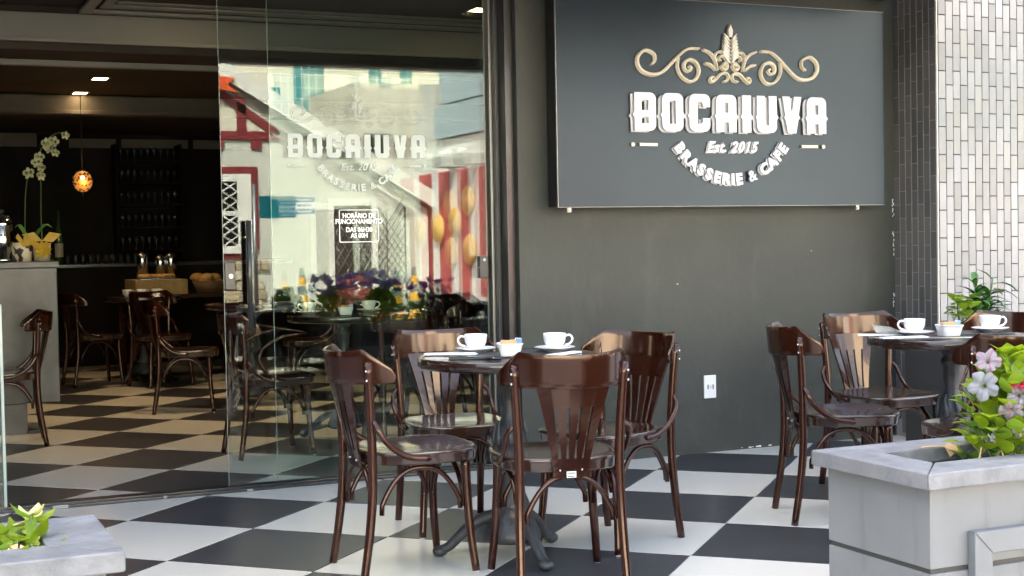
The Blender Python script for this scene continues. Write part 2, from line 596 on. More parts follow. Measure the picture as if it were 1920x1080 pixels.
# ---- pieces added to shape the terrace light, and the building above
mb = MB(); mb.box(-4.3, -4.0, -3.1, WY - .01, -.003, 6.0)  # unseen wall, added to keep light off the floor and planter from the left
tag(part('shade_wall', mb, m_dark_grey), 'unseen dark wall added beyond the left picture edge to darken the left of the terrace', 'wall')
per = thing('canopy_stand_in', 'dark open frame put in for the canopy to let light down, its front beam the dark band in the glass', 'canopy stand-in')  # open frame replaces the canopy slab so sky light reaches the floor
mb = MB(); mb.box(-12, 4.60, -1.15, -1.05, 2.495, 3.35)
part('front_beam', mb, m_ceil_dark, per)
mb = MB(); mb.box(-12, 4.60, .50, WY - .02, 2.64, 2.80)  # unseen slab added to shade the top of the sign
part('shade_slab', mb, m_ceil_dark, per)
for k in range(6):
    x = -11.9 + k * 3.27
    mb = MB(); mb.box(x, x + .12, -1.049, .499, 2.85, 3.2)
    part('cross_beam', mb, m_ceil_dark, per)
mb = MB()
mb.box(-12, 4.66, 1.28, 11.5, 3.25, 11)
tag(part('upper_storeys', mb, m_stucco), 'upper storeys of the café building above the terrace', 'building')

# ---- glass front: lintel, frame posts, threshold, panes
shop = thing('shop_front', 'frameless glass shop front with black frame and threshold beside the dark wall', 'shop front')
mb = MB(); mb.box(-2.5, 2.143, 1.36, 1.60, 2.72, 3.24)
part('lintel', mb, m_dark_grey, shop)
mb = MB(); mb.box(2.098, 2.1455, 1.33, 1.62, .0, 2.72, .003)
part('frame_post', mb, m_black_metal, shop)
mb = MB(); mb.box(2.076, 2.0965, 1.415, 1.53, .0, 2.72, .003)
part('frame_post', mb, m_dark_grey, shop)
mb = MB(); mb.box(2.060, 2.0745, 1.455, 1.52, .0, 2.72, .002)
part('glazing_bead', mb, m_grey_metal, shop)
mb = MB(); mb.box(-2.5, 2.095, 1.385, 1.42, .0005, .014, .003); mb.box(-2.5, 2.095, 1.422, 1.505, .0005, .022, .003)
part('threshold', mb, m_black_metal, shop)
mb = MB(); mb.box(-.275, -.205, 1.376, 1.392, .0015, .017, .002); mb.box(.245, .262, 1.378, 1.392, .001, .017, .002)
mb.box(.66, .69, 1.378, 1.392, .001, .013, .002)
part('worn_patch', mb, m_pave, shop)
# rear fixed pane, very slightly out of parallel (doubles the reflections)
mb = MB(); mb.box(-.60, .60, -.005, .005, .022, 2.70)
o = part('glass_pane', mb, m_glass2, shop, (1.448, 1.495, 0), (math.radians(-.10), 0, math.radians(.47)))
mb = MB(); mb.box(-.6015, -.6005, -.005, .005, .022, 2.70)
part('glass_edge', mb, m_edge, shop, (1.448, 1.495, 0), (math.radians(-.10), 0, math.radians(.47)))
# left leaf whose edge shows at the left margin
mb = MB(); mb.box(-1.9, -.489, GY - .005, GY + .005, .022, 2.70)
part('glass_pane', mb, m_glass, shop)
mb = MB(); mb.box(-.488, -.474, GY - .03, GY + .015, .0225, .98, .002)
part('edge_profile', mb, m_edge, shop)
mb = MB(); mb.box(-.488, -.485, GY - .005, GY + .005, .985, 2.70)
part('glass_edge', mb, m_edge, shop)

door = thing('glass_door', 'clear glass door leaf with black bar handle and frosted lettering', 'glass door')
mb = MB(); mb.box(.5855, 2.0275, GY - .005, GY + .005, .026, 2.70)
part('glass_pane', mb, m_glass, door)
mb = MB(); mb.box(.584, .585, GY - .005, GY + .005, .026, 2.70); mb.box(2.028, 2.029, GY - .005, GY + .005, .026, 2.70)
part('glass_edge', mb, m_edge, door)
mb = MB()
mb.tube([(.703, GY - .055, .815), (.703, GY - .055, 1.36)], .0135, 14)
h = part('door_handle', mb, m_black_metal, door)
mb = MB()
mb.tube([(.742, GY + .055, .815), (.742, GY + .055, 1.36)], .0135, 14)
part('door_handle', mb, m_black_metal, door)
mb = MB()
for z in (.90, 1.275):
    mb.tube([(.703, GY - .055, z), (.703, GY - .005, z)], .008, 10)
part('handle_standoff', mb, m_chrome, h)
mb = MB(); mb.box(.588, .640, GY - .022, GY + .022, 1.012, 1.155, .007)
lk = part('lock_case', mb, m_black_metal, door)
mb = MB(); mb.tube([(.615, GY - .0225, 1.083), (.615, GY - .028, 1.083)], .0105, 16)
part('lock_cylinder', mb, m_chrome, lk)
mb = MB(); mb.box(1.975, 2.024, GY - .022, GY + .022, 1.035, 1.155, .004)
lk = part('lock_case', mb, m_dark_grey, door)
mb = MB(); mb.tube([(2.000, GY - .0225, 1.135), (2.000, GY - .025, 1.135)], .008, 14); mb.tube([(1.962, GY - .01, 1.092), (1.975, GY - .01, 1.092)], .004, 8)
part('lock_cylinder', mb, m_grey_metal, lk)

# ------------------------------------------------------------------ lettering
def arcpts(cx, cz, r, a0, a1, n=6):
    return [(cx + r * math.cos(math.radians(a0 + (a1 - a0) * k / n)), cz + r * math.sin(math.radians(a0 + (a1 - a0) * k / n))) for k in range(n + 1)]


def rounded(w, tl, tr, br, bl, spike=(True, True), h=1.0, mid=.42):
    p = []
    k = .055
    def left():
        return [(0, mid + .085), (-.018, mid + .045), (-k, mid), (-.018, mid - .045), (0, mid - .085)] if spike[0] else []
    def right():
        return [(w, mid - .085), (w + .018, mid - .045), (w + k, mid), (w + .018, mid + .045), (w, mid + .085)] if spike[1] else []
    p += arcpts(tl, h - tl, tl, 90, 180) if tl else [(0, h)]
    p += left()
    p += arcpts(bl, bl, bl, 180, 270) if bl else [(0, 0)]
    p += arcpts(w - br, br, br, 270, 360) if br else [(w, 0)]
    p += right()
    p += arcpts(w - tr, h - tr, tr, 0, 90) if tr else [(w, h)]
    return p


def rect(x0, z0, x1, z1):
    return [(x0, z0), (x1, z0), (x1, z1), (x0, z1)]


R = .17
def letter_polys(ch):
    if ch == 'B':
        return .62, [rounded(.62, 0, R, R, 0, (True, False)), rect(.205, .535, .405, .81), rect(.205, .19, .405, .37)]
    if ch == 'O':
        return .62, [rounded(.62, R, R, R, R), rect(.22, .19, .40, .81)]
    if ch == 'C':
        w = .62
        p = arcpts(R, 1 - R, R, 90, 180) + [(0, .505), (-.018, .465), (-.055, .42), (-.018, .375), (0, .335)] + arcpts(R, R, R, 180, 270)
        p += arcpts(w - R, R, R, 270, 360) + [(w, .36), (.40, .36), (.40, .28), (.375, .22), (.245, .20), (.245, .80), (.375, .78), (.40, .72), (.40, .66), (w, .66)] + arcpts(w - R, 1 - R, R, 0, 90)
        return w, [p]
    if ch == 'A':
        w = .62
        p = arcpts(R, 1 - R, R, 90, 180) + [(0, .505), (-.018, .465), (-.055, .42), (-.018, .375), (0, .335), (0, 0), (.24, 0), (.24, .26), (.38, .26), (.38, 0), (w, 0), (w, .335), (w + .018, .375), (w + .055, .42), (w + .018, .465), (w, .505)] + arcpts(w - R, 1 - R, R, 0, 90)
        return w, [p, rect(.245, .52, .375, .79)]
    if ch == 'I':
        return .27, [rounded(.27, 0, 0, 0, 0)]
    if ch == 'U':
        w = .62
        p = [(0, 1), (0, .505), (-.018, .465), (-.055, .42), (-.018, .375), (0, .335)] + arcpts(R, R, R, 180, 270) + arcpts(w - R, R, R, 270, 360) + [(w, .335), (w + .018, .375), (w + .055, .42), (w + .018, .465), (w, .505), (w, 1), (.375, 1), (.375, .20), (.245, .20), (.245, 1)]
        return w, [p]
    if ch == 'V':
        w = .60
        p = [(0, 1), (.085, .505), (.065, .465), (.045, .42), (.085, .375), (.105, .335), (.17, 0), (.43, 0), (.495, .335), (.515, .375), (.555, .42), (.535, .465), (.515, .505), (w, 1), (.37, 1), (.30, .50), (.23, 1)]
        return w, [p]


def curve_mesh(name, polys, depth, mm, bevel=0.0):
    cu = bpy.data.curves.new(name, 'CURVE')
    cu.dimensions = '2D'
    cu.fill_mode = 'BOTH'
    cu.extrude = depth / 2
    cu.bevel_depth = bevel
    cu.bevel_resolution = 1
    for p in polys:
        sp = cu.splines.new('POLY')
        sp.points.add(len(p) - 1)
        for q, (x, z) in zip(sp.points, p):
            q.co = (x, z, 0, 1)
        sp.use_cyclic_u = True
    return from_curve(cu, name, mm)


def from_curve(cu, name, mm):
    ob = bpy.data.objects.new(name, cu)
    COL.objects.link(ob)
    dg = bpy.context.evaluated_depsgraph_get()
    me = bpy.data.meshes.new_from_object(ob.evaluated_get(dg))
    bpy.data.objects.remove(ob, do_unlink=True)
    me.name = name
    me.materials.clear()
    me.materials.append(mm)
    me.transform(Matrix.Rotation(PI / 2, 4, 'X'))
    me.update()
    return me


def text_mesh(body, size, depth, mm, bold=0.0, shear=0.0, spacing=1.0, align='CENTER'):
    cu = bpy.data.curves.new('lettering', 'FONT')
    cu.body = body
    cu.size = size
    cu.extrude = depth / 2
    cu.offset = bold
    cu.shear = shear
    cu.space_character = spacing
    cu.align_x = align
    cu.align_y = 'CENTER'
    cu.resolution_u = 4
    return from_curve(cu, 'lettering', mm)


def letter_row(word):
    """positions of the big letters over a total width of 1"""
    ws = [letter_polys(c)[0] for c in word]
    gap = .185
    tot = sum(ws) + gap * (len(ws) - 1)
    x, out = 0, []
    for c, w in zip(word, ws):
        out.append((c, x))
        x += w + gap
    return out, tot


SC_MAIN = [(262, 465), (298, 430), (290, 372), (215, 343), (152, 395), (148, 470), (195, 528), (280, 549), (362, 524), (450, 442), (530, 362), (605, 314), (700, 309)]
SC_MAIN2 = [(735, 316), (795, 342), (842, 395), (868, 492)]
SC_SPIRAL = [(512, 395), (502, 480), (540, 558), (610, 598), (670, 570), (696, 500), (668, 430), (610, 408), (565, 440), (566, 492), (602, 508), (626, 482), (604, 464)]
SC_LOW = [(838, 558), (812, 552), (797, 574), (815, 594), (850, 570), (892, 526), (940, 514), (968, 540), (955, 578), (915, 590)]
SC_DASH = [(745, 435), (800, 446), (850, 492)]
SC_LOOP = [(862, 408), (846, 365), (880, 328), (935, 348), (966, 420)]
SC_LOOP2 = [(900, 408), (880, 388), (900, 366), (940, 380), (962, 430)]
SC_EYE = [(912, 448), (935, 425), (962, 448), (945, 480), (915, 478), (905, 455), (928, 442), (944, 455)]


def ornament_pts(pl, side):
    out = []
    for (x, y) in pl:
        out.append(Vector((side * (x - 985) * .000708, 0, 2.262 - (y - 340) * .000637)))
    return out


def build_logo(parent, cx, zoff, k, ysurf, depth, mats, relief=True):
    """the emblem of the house; cx, zoff place it, k scales it; every sign letter is a part"""
    def W(p):
        return (cx + p[0] * k, ysurf, zoff + (p[2] - 1.92) * k)
    mg, ml, mh = mats
    # scrolls
    for side in (1, -1):
        for pl, r in ((SC_MAIN, .0092), (SC_MAIN2, .0085), (SC_SPIRAL, .0086), (SC_LOW, .0078), (SC_DASH, .008), (SC_LOOP, .0068), (SC_LOOP2, .0066), (SC_EYE, .0075)):
            pts = spline(ornament_pts(pl, side), 6)
            b = MB()
            n = len(pts)
            base = [Vector(W(p)) for p in pts]
            rr = [r * k * (.75 + .35 * math.sin(PI * i / (n - 1))) for i in range(n)]
            if relief:
                yy = -depth * .6
                b.tube([p + Vector((0, yy, 0)) for p in base], rr, 8, flat=((0, 1, 0), .8))
                b.tube([p + Vector((0, yy - .006, 0)) for p in base], [q * .38 for q in rr], 6, flat=((0, 1, 0), .9))
                b.tube([p + Vector((-.004, -.004, -.003)) for p in base], rr, 6, flat=((0, 1, 0), .5))
            else:
                # thin double outline in clear vinyl
                L, Rr = [], []
                for i in range(n):
                    a = base[max(i - 1, 0)]; c = base[min(i + 1, n - 1)]
                    t = (c - a).normalized(); nn = Vector((-t.z, 0, t.x))
                    L.append(base[i] + nn * rr[i]); Rr.append(base[i] - nn * rr[i])
                b.tube(L, .0014, 5, flat=((0, 1, 0), .4)); b.tube(Rr, .0014, 5, flat=((0, 1, 0), .4))
            part('scroll', b, mg, parent)
    # wheat plume: leaf pairs on a stem
    for r in range(7):
        z = 2.215 + r * .0200
        ln = .086 - r * .0036
        for side in (1, -1):
            b = MB()
            a = math.radians(50)
            q = []
            for (u, v) in ((0, 0), (.40, -.09), (.80, -.08), (1, 0), (.75, .07), (.35, .07)):
                px = side * (u * ln * math.cos(a) - v * ln * math.sin(a))
                pz = u * ln * math.sin(a) + v * ln * math.cos(a)
                q.append((px, z + pz - .012))
            poly = [(cx + p[0] * k, zoff + (p[1] - 1.92) * k) for p in q]
            if side < 0: poly = poly[::-1]
            b.prism(poly, ysurf - (depth if relief else .001), ysurf - .0002, 'y')
            part('plume_leaf', b, mh if relief else mg, parent)
    b = MB()
    tip = [(cx + p[0] * k, zoff + (p[1] - 1.92) * k) for p in ((-.011, 2.352), (-.015, 2.39), (0, 2.422), (.015, 2.39), (.011, 2.352))]
    b.prism(tip, ysurf - (depth if relief else .001), ysurf - .0002, 'y')
    part('plume_leaf', b, mh if relief else mg, parent)
    # big letters
    row, tot = letter_row('BOCAIUVA')
    width = 1.268
    H = .207
    sx = width / tot
    for ch, x in row:
        w, polys = letter_polys(ch)
        pp = [[(px * sx * k, pz * H * k) for (px, pz) in p] for p in polys]
        ox = cx + (-width / 2 + x * sx) * k
        oz = zoff + (1.818 - 1.92) * k
        if relief:
            me = curve_mesh('letter', pp, .012, ml, .0008)
            o = link('letter', me, parent, (ox + .004, ysurf - .026, oz + .002))
            me2 = curve_mesh('letter_shadow_layer', pp, .008, ml, .0005)
            link('letter_backing', me2, o, (-.013, .018, -.006))
        else:
            me = curve_mesh('letter', pp, .0008, ml)
            link('letter', me, parent, (ox, ysurf, oz))
    # Est. 2015
    me = text_mesh('Est. 2015', .082 * k, .010 if relief else .0008, ml, .0028 * k if relief else .0006 * k, .32, 1.08)
    link('lettering', me, parent, (cx, ysurf - (.014 if relief else 0), zoff + (1.735 - 1.92) * k))
    if relief:
        link('lettering', text_mesh('Est. 2015', .082 * k, .006, ml, .0044 * k, .32, 1.08), parent, (cx - .004, ysurf - .0045, zoff + (1.732 - 1.92) * k))
    # BRASSERIE & CAFE on an arc, letters upright to the curve
    word = 'BRASSERIE & CAFE'
    wid = {'B': 1, 'R': 1.02, 'A': 1.05, 'S': .95, 'E': .92, 'I': .50, '&': 1.1, ' ': .52, 'C': 1.0, 'F': .88}
    tot = sum(wid[c] for c in word)
    span = math.radians(116)
    rad = .425
    zc = 1.553 + rad
    a = -span / 2
    for c in word:
        step = span * wid[c] / tot
        am = a + step / 2
        a += step
        if c == ' ':
            continue
        px, pz = rad * math.sin(am), zc - rad * math.cos(am)
        me = text_mesh(c, .084 * k, .012 if relief else .0008, ml, (.0016 if c == '&' else .0048 if relief else .0035) * k)
        link('letter', me, parent, (cx + px * k, ysurf - (.018 if relief else 0), zoff + (pz - 1.92) * k), (0, -am, 0))
        if relief and c != '&':
            me = text_mesh(c, .084 * k, .006, ml, .0048 * k)
            link('letter_backing', me, parent, (cx + px * k - .007, ysurf - .005, zoff + (pz - 1.92) * k - .004), (0, -am, 0))
    # dashes and dots
    for side in (1, -1):
        b = MB()
        q0, q1 = sorted((side * .478, side * .592))
        b.box(cx + q0 * k, cx + q1 * k, ysurf - (depth * .7 if relief else .001), ysurf - .0002, zoff + (1.746 - .0085 - 1.92) * k, zoff + (1.746 + .0085 - 1.92) * k, .002 if relief else 0)
        part('dash', b, mg, parent)
        b = MB()
        b.tube([(cx + side * .632 * k, ysurf - .0002, zoff + (1.746 - 1.92) * k), (cx + side * .632 * k, ysurf - (depth * .7 if relief else .001), zoff + (1.746 - 1.92) * k)], .011 * k, 12)
        part('dot', b, mg, parent)


# ---- wall sign
SY = WY - .145
sign = thing('wall_sign', 'large dark framed sign board with raised white and cream lettering on the grey wall', 'sign')
mb = MB(); mb.box(2.312, 4.478, SY, SY + .02, 1.408, 2.545, .002)
part('panel', mb, m_sign, sign)
mb = MB(); mb.box(2.318, 4.472, SY + .0205, SY + .125, 1.414, 2.539)
part('box_frame', mb, m_sign_side, sign)
mb = MB()
for a in ((2.311, 2.3135, 1.408, 2.545),):
    mb.box(a[0], a[1], SY - .0015, SY + .012, a[2], a[3])
mb.box(2.3137, 4.478, SY - .0015, SY + .012, 1.4068, 1.4085)
mb.box(2.3137, 4.478, SY - .0015, SY + .012, 2.5445, 2.5462)
part('edge_strip', mb, m_grey_metal, sign)
for x in (2.385, 4.29):
    mb = MB(); mb.box(x - .012, x + .012, SY + .012, SY + .03, 1.380, 1.4065, .002); mb.tube([(x, SY + .012, 1.392), (x, SY + .004, 1.392)], .006, 10)
    part('fixing_clip', mb, m_grey_metal, sign)
build_logo(sign, 3.398, 1.92, 1.0, SY, .022, (m_gold, m_letter, m_gold_hi), True)

# ---- frosted lettering and opening hours on the door
build_logo(door, 1.303, 1.741, .59, GY - .0065, .002, (m_frost_thin, m_frost, m_frost_thin), False)
hx, hz = 1.300, 1.327
mb = MB()
b0, b1, c0, c1 = hx - .108, hx + .108, hz - .085, hz + .085
t_ = .0035
yy0, yy1 = GY - .0068, GY - .0058
mb.box(b0 + .008, b1 - .008, yy0, yy1, c1 - t_, c1); mb.box(b0 + .008, b1 - .008, yy0, yy1, c0, c0 + t_)
mb.box(b0, b0 + t_, yy0, yy1, c0 + .008, c1 - .008); mb.box(b1 - t_, b1, yy0, yy1, c0 + .008, c1 - .008)
for (ax, az, a0) in ((b0 + .008, c1 - .008, 90), (b0 + .008, c0 + .008, 180), (b1 - .008, c0 + .008, 270), (b1 - .008, c1 - .008, 0)):
    outer = arcpts(ax, az, .008, a0, a0 + 90, 4); inner = arcpts(ax, az, .008 - t_, a0, a0 + 90, 4)
    mb.prism(outer + inner[::-1], yy0, yy1, 'y')
part('hours_border', mb, m_decal_white, door)
for i, (tx, sz, dz) in enumerate((('HORÁRIO DE', .0345, .052), ('FUNCIONAMENTO', .0345, .0225), ('DAS 06H30', .0345, -.0205), ('AS 00H', .0345, -.051))):
    me = text_mesh(tx, sz, .0008, m_decal_white, .0011, 0, 1.0)
    o = link('hours_lettering', me, door, (hx, GY - .0064, hz + dz))
    o.scale = (.86, 1, 1)

# ---- socket plate
sock = thing('socket_plate', 'white socket plate low on the dark wall', 'socket', (3.33, WY, .378))
mb = MB(); mb.box(-.040, .040, -.010, 0, -.066, .066, .004)
part('plate', mb, m_china, sock)
mb = MB(); mb.box(-.022, .022, -.0115, -.0095, -.014, .014)
part('outlet', mb, m_wframe, sock)
mb = MB()
for x in (-.019, .015):
    mb.box(x, x + .006, -.0125, -.0112, -.013, .013)
for (x, z) in ((-.007, 0), (.002, .004), (.002, -.004)):
    mb.box(x, x + .003, -.0125, -.0112, z - .0015, z + .0015)
part('slot', mb, m_black_metal, sock)

# ================================================================== INTERIOR
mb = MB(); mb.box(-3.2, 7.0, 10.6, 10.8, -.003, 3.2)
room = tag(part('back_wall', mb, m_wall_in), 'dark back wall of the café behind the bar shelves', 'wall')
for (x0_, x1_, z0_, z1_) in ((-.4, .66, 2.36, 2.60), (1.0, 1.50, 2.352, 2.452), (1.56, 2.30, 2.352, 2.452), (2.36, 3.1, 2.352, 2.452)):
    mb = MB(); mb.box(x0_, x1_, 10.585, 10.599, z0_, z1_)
    part('wall_panel', mb, m_mould_dim, room)
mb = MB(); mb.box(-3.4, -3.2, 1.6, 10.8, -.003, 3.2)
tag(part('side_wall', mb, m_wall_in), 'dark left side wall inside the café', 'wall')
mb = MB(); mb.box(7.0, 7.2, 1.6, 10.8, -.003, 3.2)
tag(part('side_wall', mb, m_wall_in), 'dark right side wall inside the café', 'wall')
ceil = link('inside_ceiling', None, None, kind='structure')
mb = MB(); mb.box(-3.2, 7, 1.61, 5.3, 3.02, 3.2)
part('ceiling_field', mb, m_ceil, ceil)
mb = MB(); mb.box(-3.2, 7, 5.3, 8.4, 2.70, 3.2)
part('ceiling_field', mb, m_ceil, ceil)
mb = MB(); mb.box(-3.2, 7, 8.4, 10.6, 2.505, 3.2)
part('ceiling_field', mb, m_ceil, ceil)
# stepped mouldings running along the drops
mb = MB(); mb.box(-3.2, 7, 5.20, 5.299, 2.765, 2.958, .004); mb.box(-3.2, 7, 5.175, 5.199, 2.745, 2.775, .006)
part('crown_moulding', mb, m_mould, ceil)
mb = MB(); mb.box(.42, 7, 5.10, 5.199, 2.962, 2.985, .005); mb.box(.55, 7, 4.98, 5.099, 2.990, 3.006, .004); mb.box(.66, 7, 4.90, 4.979, 3.008, 3.0195, .003)
part('crown_moulding', mb, m_mould, ceil)
mb = MB(); mb.box(.42, .50, 1.7, 5.098, 2.962, 2.985, .005); mb.box(.55, .63, 1.7, 4.978, 2.990, 3.006, .004)
part('crown_moulding', mb, m_mould, ceil)
mb = MB(); mb.box(-3.2, 7, 5.85, 5.93, 2.655, 2.699, .005)
part('crown_moulding', mb, m_mould, ceil)
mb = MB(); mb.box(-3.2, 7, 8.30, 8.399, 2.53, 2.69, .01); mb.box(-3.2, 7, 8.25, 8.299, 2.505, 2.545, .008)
part('crown_moulding', mb, m_mould_dim, ceil)


def downlight(x, y, z, label, watts):
    t = thing('ceiling_downlight', label, 'downlight', (x, y, z), 0, 'square downlights in the café ceiling')
    b = MB()
    b.box(-.075, .075, -.105, -.088, -.006, 0); b.box(-.075, .075, .088, .105, -.006, 0)
    b.box(-.075, -.060, -.088, .088, -.006, 0); b.box(.060, .075, -.088, .088, -.006, 0)
    part('frame', b, m_mould, t)
    b = MB(); b.box(-.0598, .0598, -.0878, .0878, -.003, -.0005)
    part('lens', b, m_floor_light, t)
    if watts:
        ld = bpy.data.lights.new('downlight_lamp', 'SPOT')
        ld.energy = watts
        ld.color = (1.0, .70, .40)
        ld.spot_size = math.radians(95)
        ld.spot_blend = .6
        ld.shadow_soft_size = .06
        lo = bpy.data.objects.new('downlight_lamp', ld)
        COL.objects.link(lo)
        lo.parent = t
        lo.location = (0, 0, -.03)


downlight(1.16, 4.50, 3.02, 'near left downlight in the café ceiling, at the top of the door opening', 15)
downlight(3.30, 4.45, 3.02, 'near right downlight seen through the glass door', 4)
downlight(.82, 6.98, 2.70, 'upper of the two far downlights over the bar tables', 5)
downlight(.81, 8.18, 2.70, 'lower of the two far downlights over the bar tables', .6)

# pendant
p = thing('pendant_lamp', 'amber glass globe pendant lamp glowing in the dark café', 'pendant lamp', (.786, 8.0, 1.862))
mb = MB()
mb.ball((0, 0, 0), .088, 20, 14, (1, 1, 1.12))
part('globe', mb, m_amber, p)
mb = MB()
for k in range(120):
    a, b_ = random.uniform(0, 2 * PI), math.acos(random.uniform(-.95, .95))
    n_ = Vector((math.sin(b_) * math.cos(a), math.sin(b_) * math.sin(a), math.cos(b_) * 1.12))
    mb.ball(n_ * .089, random.uniform(.006, .012), 6, 4)
part('glass_scale', mb, mat('amber_scale', (.05, .02, .006), .25, coat=.6), p, kind='stuff')
mb = MB(); mb.ball((-.01, -.088, .03), .016, 8, 6)
part('bulb', mb, mat('bulb_glow', (1, .8, .5), .3, emit=(1, .7, .35), emit_s=2), p)
mb = MB(); mb.tube([(0, 0, .099), (0, 0, .84)], .004, 6); mb.tube([(0, 0, -.099), (0, 0, -.13)], .006, 6)
part('cord', mb, m_black_metal, p)
ld = bpy.data.lights.new('pendant_bulb', 'POINT'); ld.energy = .25; ld.color = (1, .5, .15); ld.shadow_soft_size = .05
lo = bpy.data.objects.new('pendant_bulb', ld); COL.objects.link(lo); lo.parent = p; lo.location = (0, -.13, -.02)

# bar counter with stone front
c = thing('bar_counter', 'grey stone service counter just inside the door at left', 'counter', (0, 4.35, 0))
mb = MB(); mb.box(-1.9, .115, 0, .60, .205, 1.112, .004)
part('stone_front', mb, m_counter, c)
mb = MB(); mb.box(-1.9, .128, -.012, .612, 1.1125, 1.155, .004)
part('counter_top', mb, m_counter, c)
mb = MB(); mb.box(-1.9, -.10, .0, .55, .0, .2045, .003)
part('plinth', mb, m_counter, c)

t = thing('coffee_urn', 'chrome domed coffee urn at the left end of the bar counter', 'urn', (-.20, 4.66, 1.155))
mb = MB(); mb.lathe([(.0, .0), (.085, .0), (.085, .02), (.072, .03), (.072, .24), (.078, .25), (.07, .28), (.045, .315), (.0, .33)], 24)
part('body', mb, m_chrome, t)
mb = MB(); mb.ball((0, 0, .345), .016, 10, 6); mb.tube([(0, -.07, .06), (0, -.11, .06), (0, -.11, .03)], .008, 8)
part('tap', mb, m_black_metal, t)
t = thing('coffee_urn', 'second chrome urn, partly cut by the left picture edge', 'urn', (-.335, 4.62, 1.155))
mb = MB(); mb.lathe([(.0, .0), (.06, .0), (.055, .22), (.06, .225), (.03, .27), (0, .275)], 20)
part('body', mb, m_chrome, t)

# orchid in a patterned pot and yellow arrangement
o = thing('orchid_plant', 'white orchid with arching flower stem on the bar counter', 'orchid', (-.08, 4.60, 1.155))
mb = MB(); mb.lathe([(0, 0), (.060, 0), (.072, .13), (.066, .13), (.05, .1), (0, .1)], 20)
part('pot', mb, m_pot, o)
mb = MB()
st = spline([(.135, 0, .10), (.13, .0, .30), (.135, 0, .55), (.12, 0, .66), (.14, 0, .76), (.19, 0, .84), (.26, 0, .885), (.31, 0, .88)], 5)
mb.tube(st, .0035, 6)
mb.tube(spline([(.02, 0, .10), (.03, .0, .42), (.05, 0, .58), (.06, 0, .64)], 5), .003, 6)
part('stem', mb, m_stem, o)
mb = MB()
for (a, ln, w) in ((.5, .17, .045), (2.4, .13, .04), (-.3, .14, .04)):
    vs = []
    for i in range(6):
        t_ = i / 5
        ww = w * math.sin(PI * min(1, t_ * .92 + .06))
        c_ = Vector((.06 + math.cos(a) * ln * t_, math.sin(a) * ln * t_ * .5, .11 + .14 * math.sin(t_ * 2.1)))
        vs += [c_ + Vector((0, 0, ww * .3)), c_ + Vector((-math.sin(a) * ww, -ww, -.0)), ]
    fs = [(i * 2, i * 2 + 1, i * 2 + 3, i * 2 + 2) for i in range(5)]
    mb.add(vs, fs, True)
part('leaf', mb, m_leaf_dark, o)


def orchid_mesh():
    b = MB()
    for k in range(5):
        a = PI / 2 + k * 2 * PI / 5
        w = .022 if k in (1, 4) else .014
        L = .038
        vs = [(0, 0, 0)]
        for (u, v) in ((.4, -.8), (.8, -.7), (1, 0), (.8, .7), (.4, .8)):
            x = math.cos(a) * L * u - math.sin(a) * w * v
            z = math.sin(a) * L * u + math.cos(a) * w * v
            vs.append((x, -.006 * u, z))
        b.add(vs, [(0, 1, 2, 3), (0, 3, 4, 5)], True)
    b.ball((0, -.01, -.004), .007, 6, 5)
    return b.mesh('flower', m_orchid)


om = orchid_mesh()
for (x, z, s_) in ((.055, 1.741, 1), (-.021, 1.759, 1.15), (.03, 1.833, 1.05), (.049, 1.87, 1.0), (.093, 1.961, 1.15), (.146, 1.975, 1.1), (.225, 2.02, .85), (.155, 1.90, .85), (.06, 1.80, .9), (.115, 1.925, .9)):
    f = link('flower', om, o, (x + .08, -.015 + random.uniform(-.02, .02), z - 1.155), (random.uniform(-.3, .3), random.uniform(-.4, .4), random.uniform(-.5, .5)))
    f.scale = (s_, s_, s_)
t = thing('gift_pot', 'cream pot wrapped with a yellow ribbon flower beside the orchid pot', 'pot', (.045, 4.56, 1.155))
mb = MB(); mb.lathe([(0, 0), (.052, 0), (.060, .125), (.055, .125), (.045, .1), (0, .1)], 18)
part('pot', mb, m_potw, t)
mb = MB()
for k in range(11):
    a = k * 2 * PI / 11 + random.uniform(-.1, .1)
    L = random.uniform(.055, .085)
    ca, sa = math.cos(a), math.sin(a)
    vs = [(0, -.062, .085), (ca * L * .5 - sa * .016, -.075, .085 + sa * L * .5 + ca * .016), (ca * L, -.070, .085 + sa * L), (ca * L * .5 + sa * .016, -.072, .085 + sa * L * .5 - ca * .016)]
    mb.add(vs, [(0, 1, 2, 3)], False)
for sg in (-1, 1):
    mb.add([(0, -.03, .14), (sg * .05, -.03, .20), (sg * .13, -.02, .185), (sg * .07, -.03, .13)], [(0, 1, 2, 3)])
part('ribbon_flower', mb, m_yellow, t)
mb = MB()
for k in range(4):
    a = .5 + k * .75
    mb.add([(-.125, -.05, .10), (-.125 + math.cos(a) * .07 - .02, -.06, .12 + math.sin(a) * .05), (-.125 + math.cos(a) * .08, -.06, .10 + math.sin(a) * .10), (-.125 + math.cos(a) * .07 + .03, -.05, .10 + math.sin(a) * .05)], [(0, 1, 2, 3)])
part('ribbon_flower', mb, m_yellow, t)

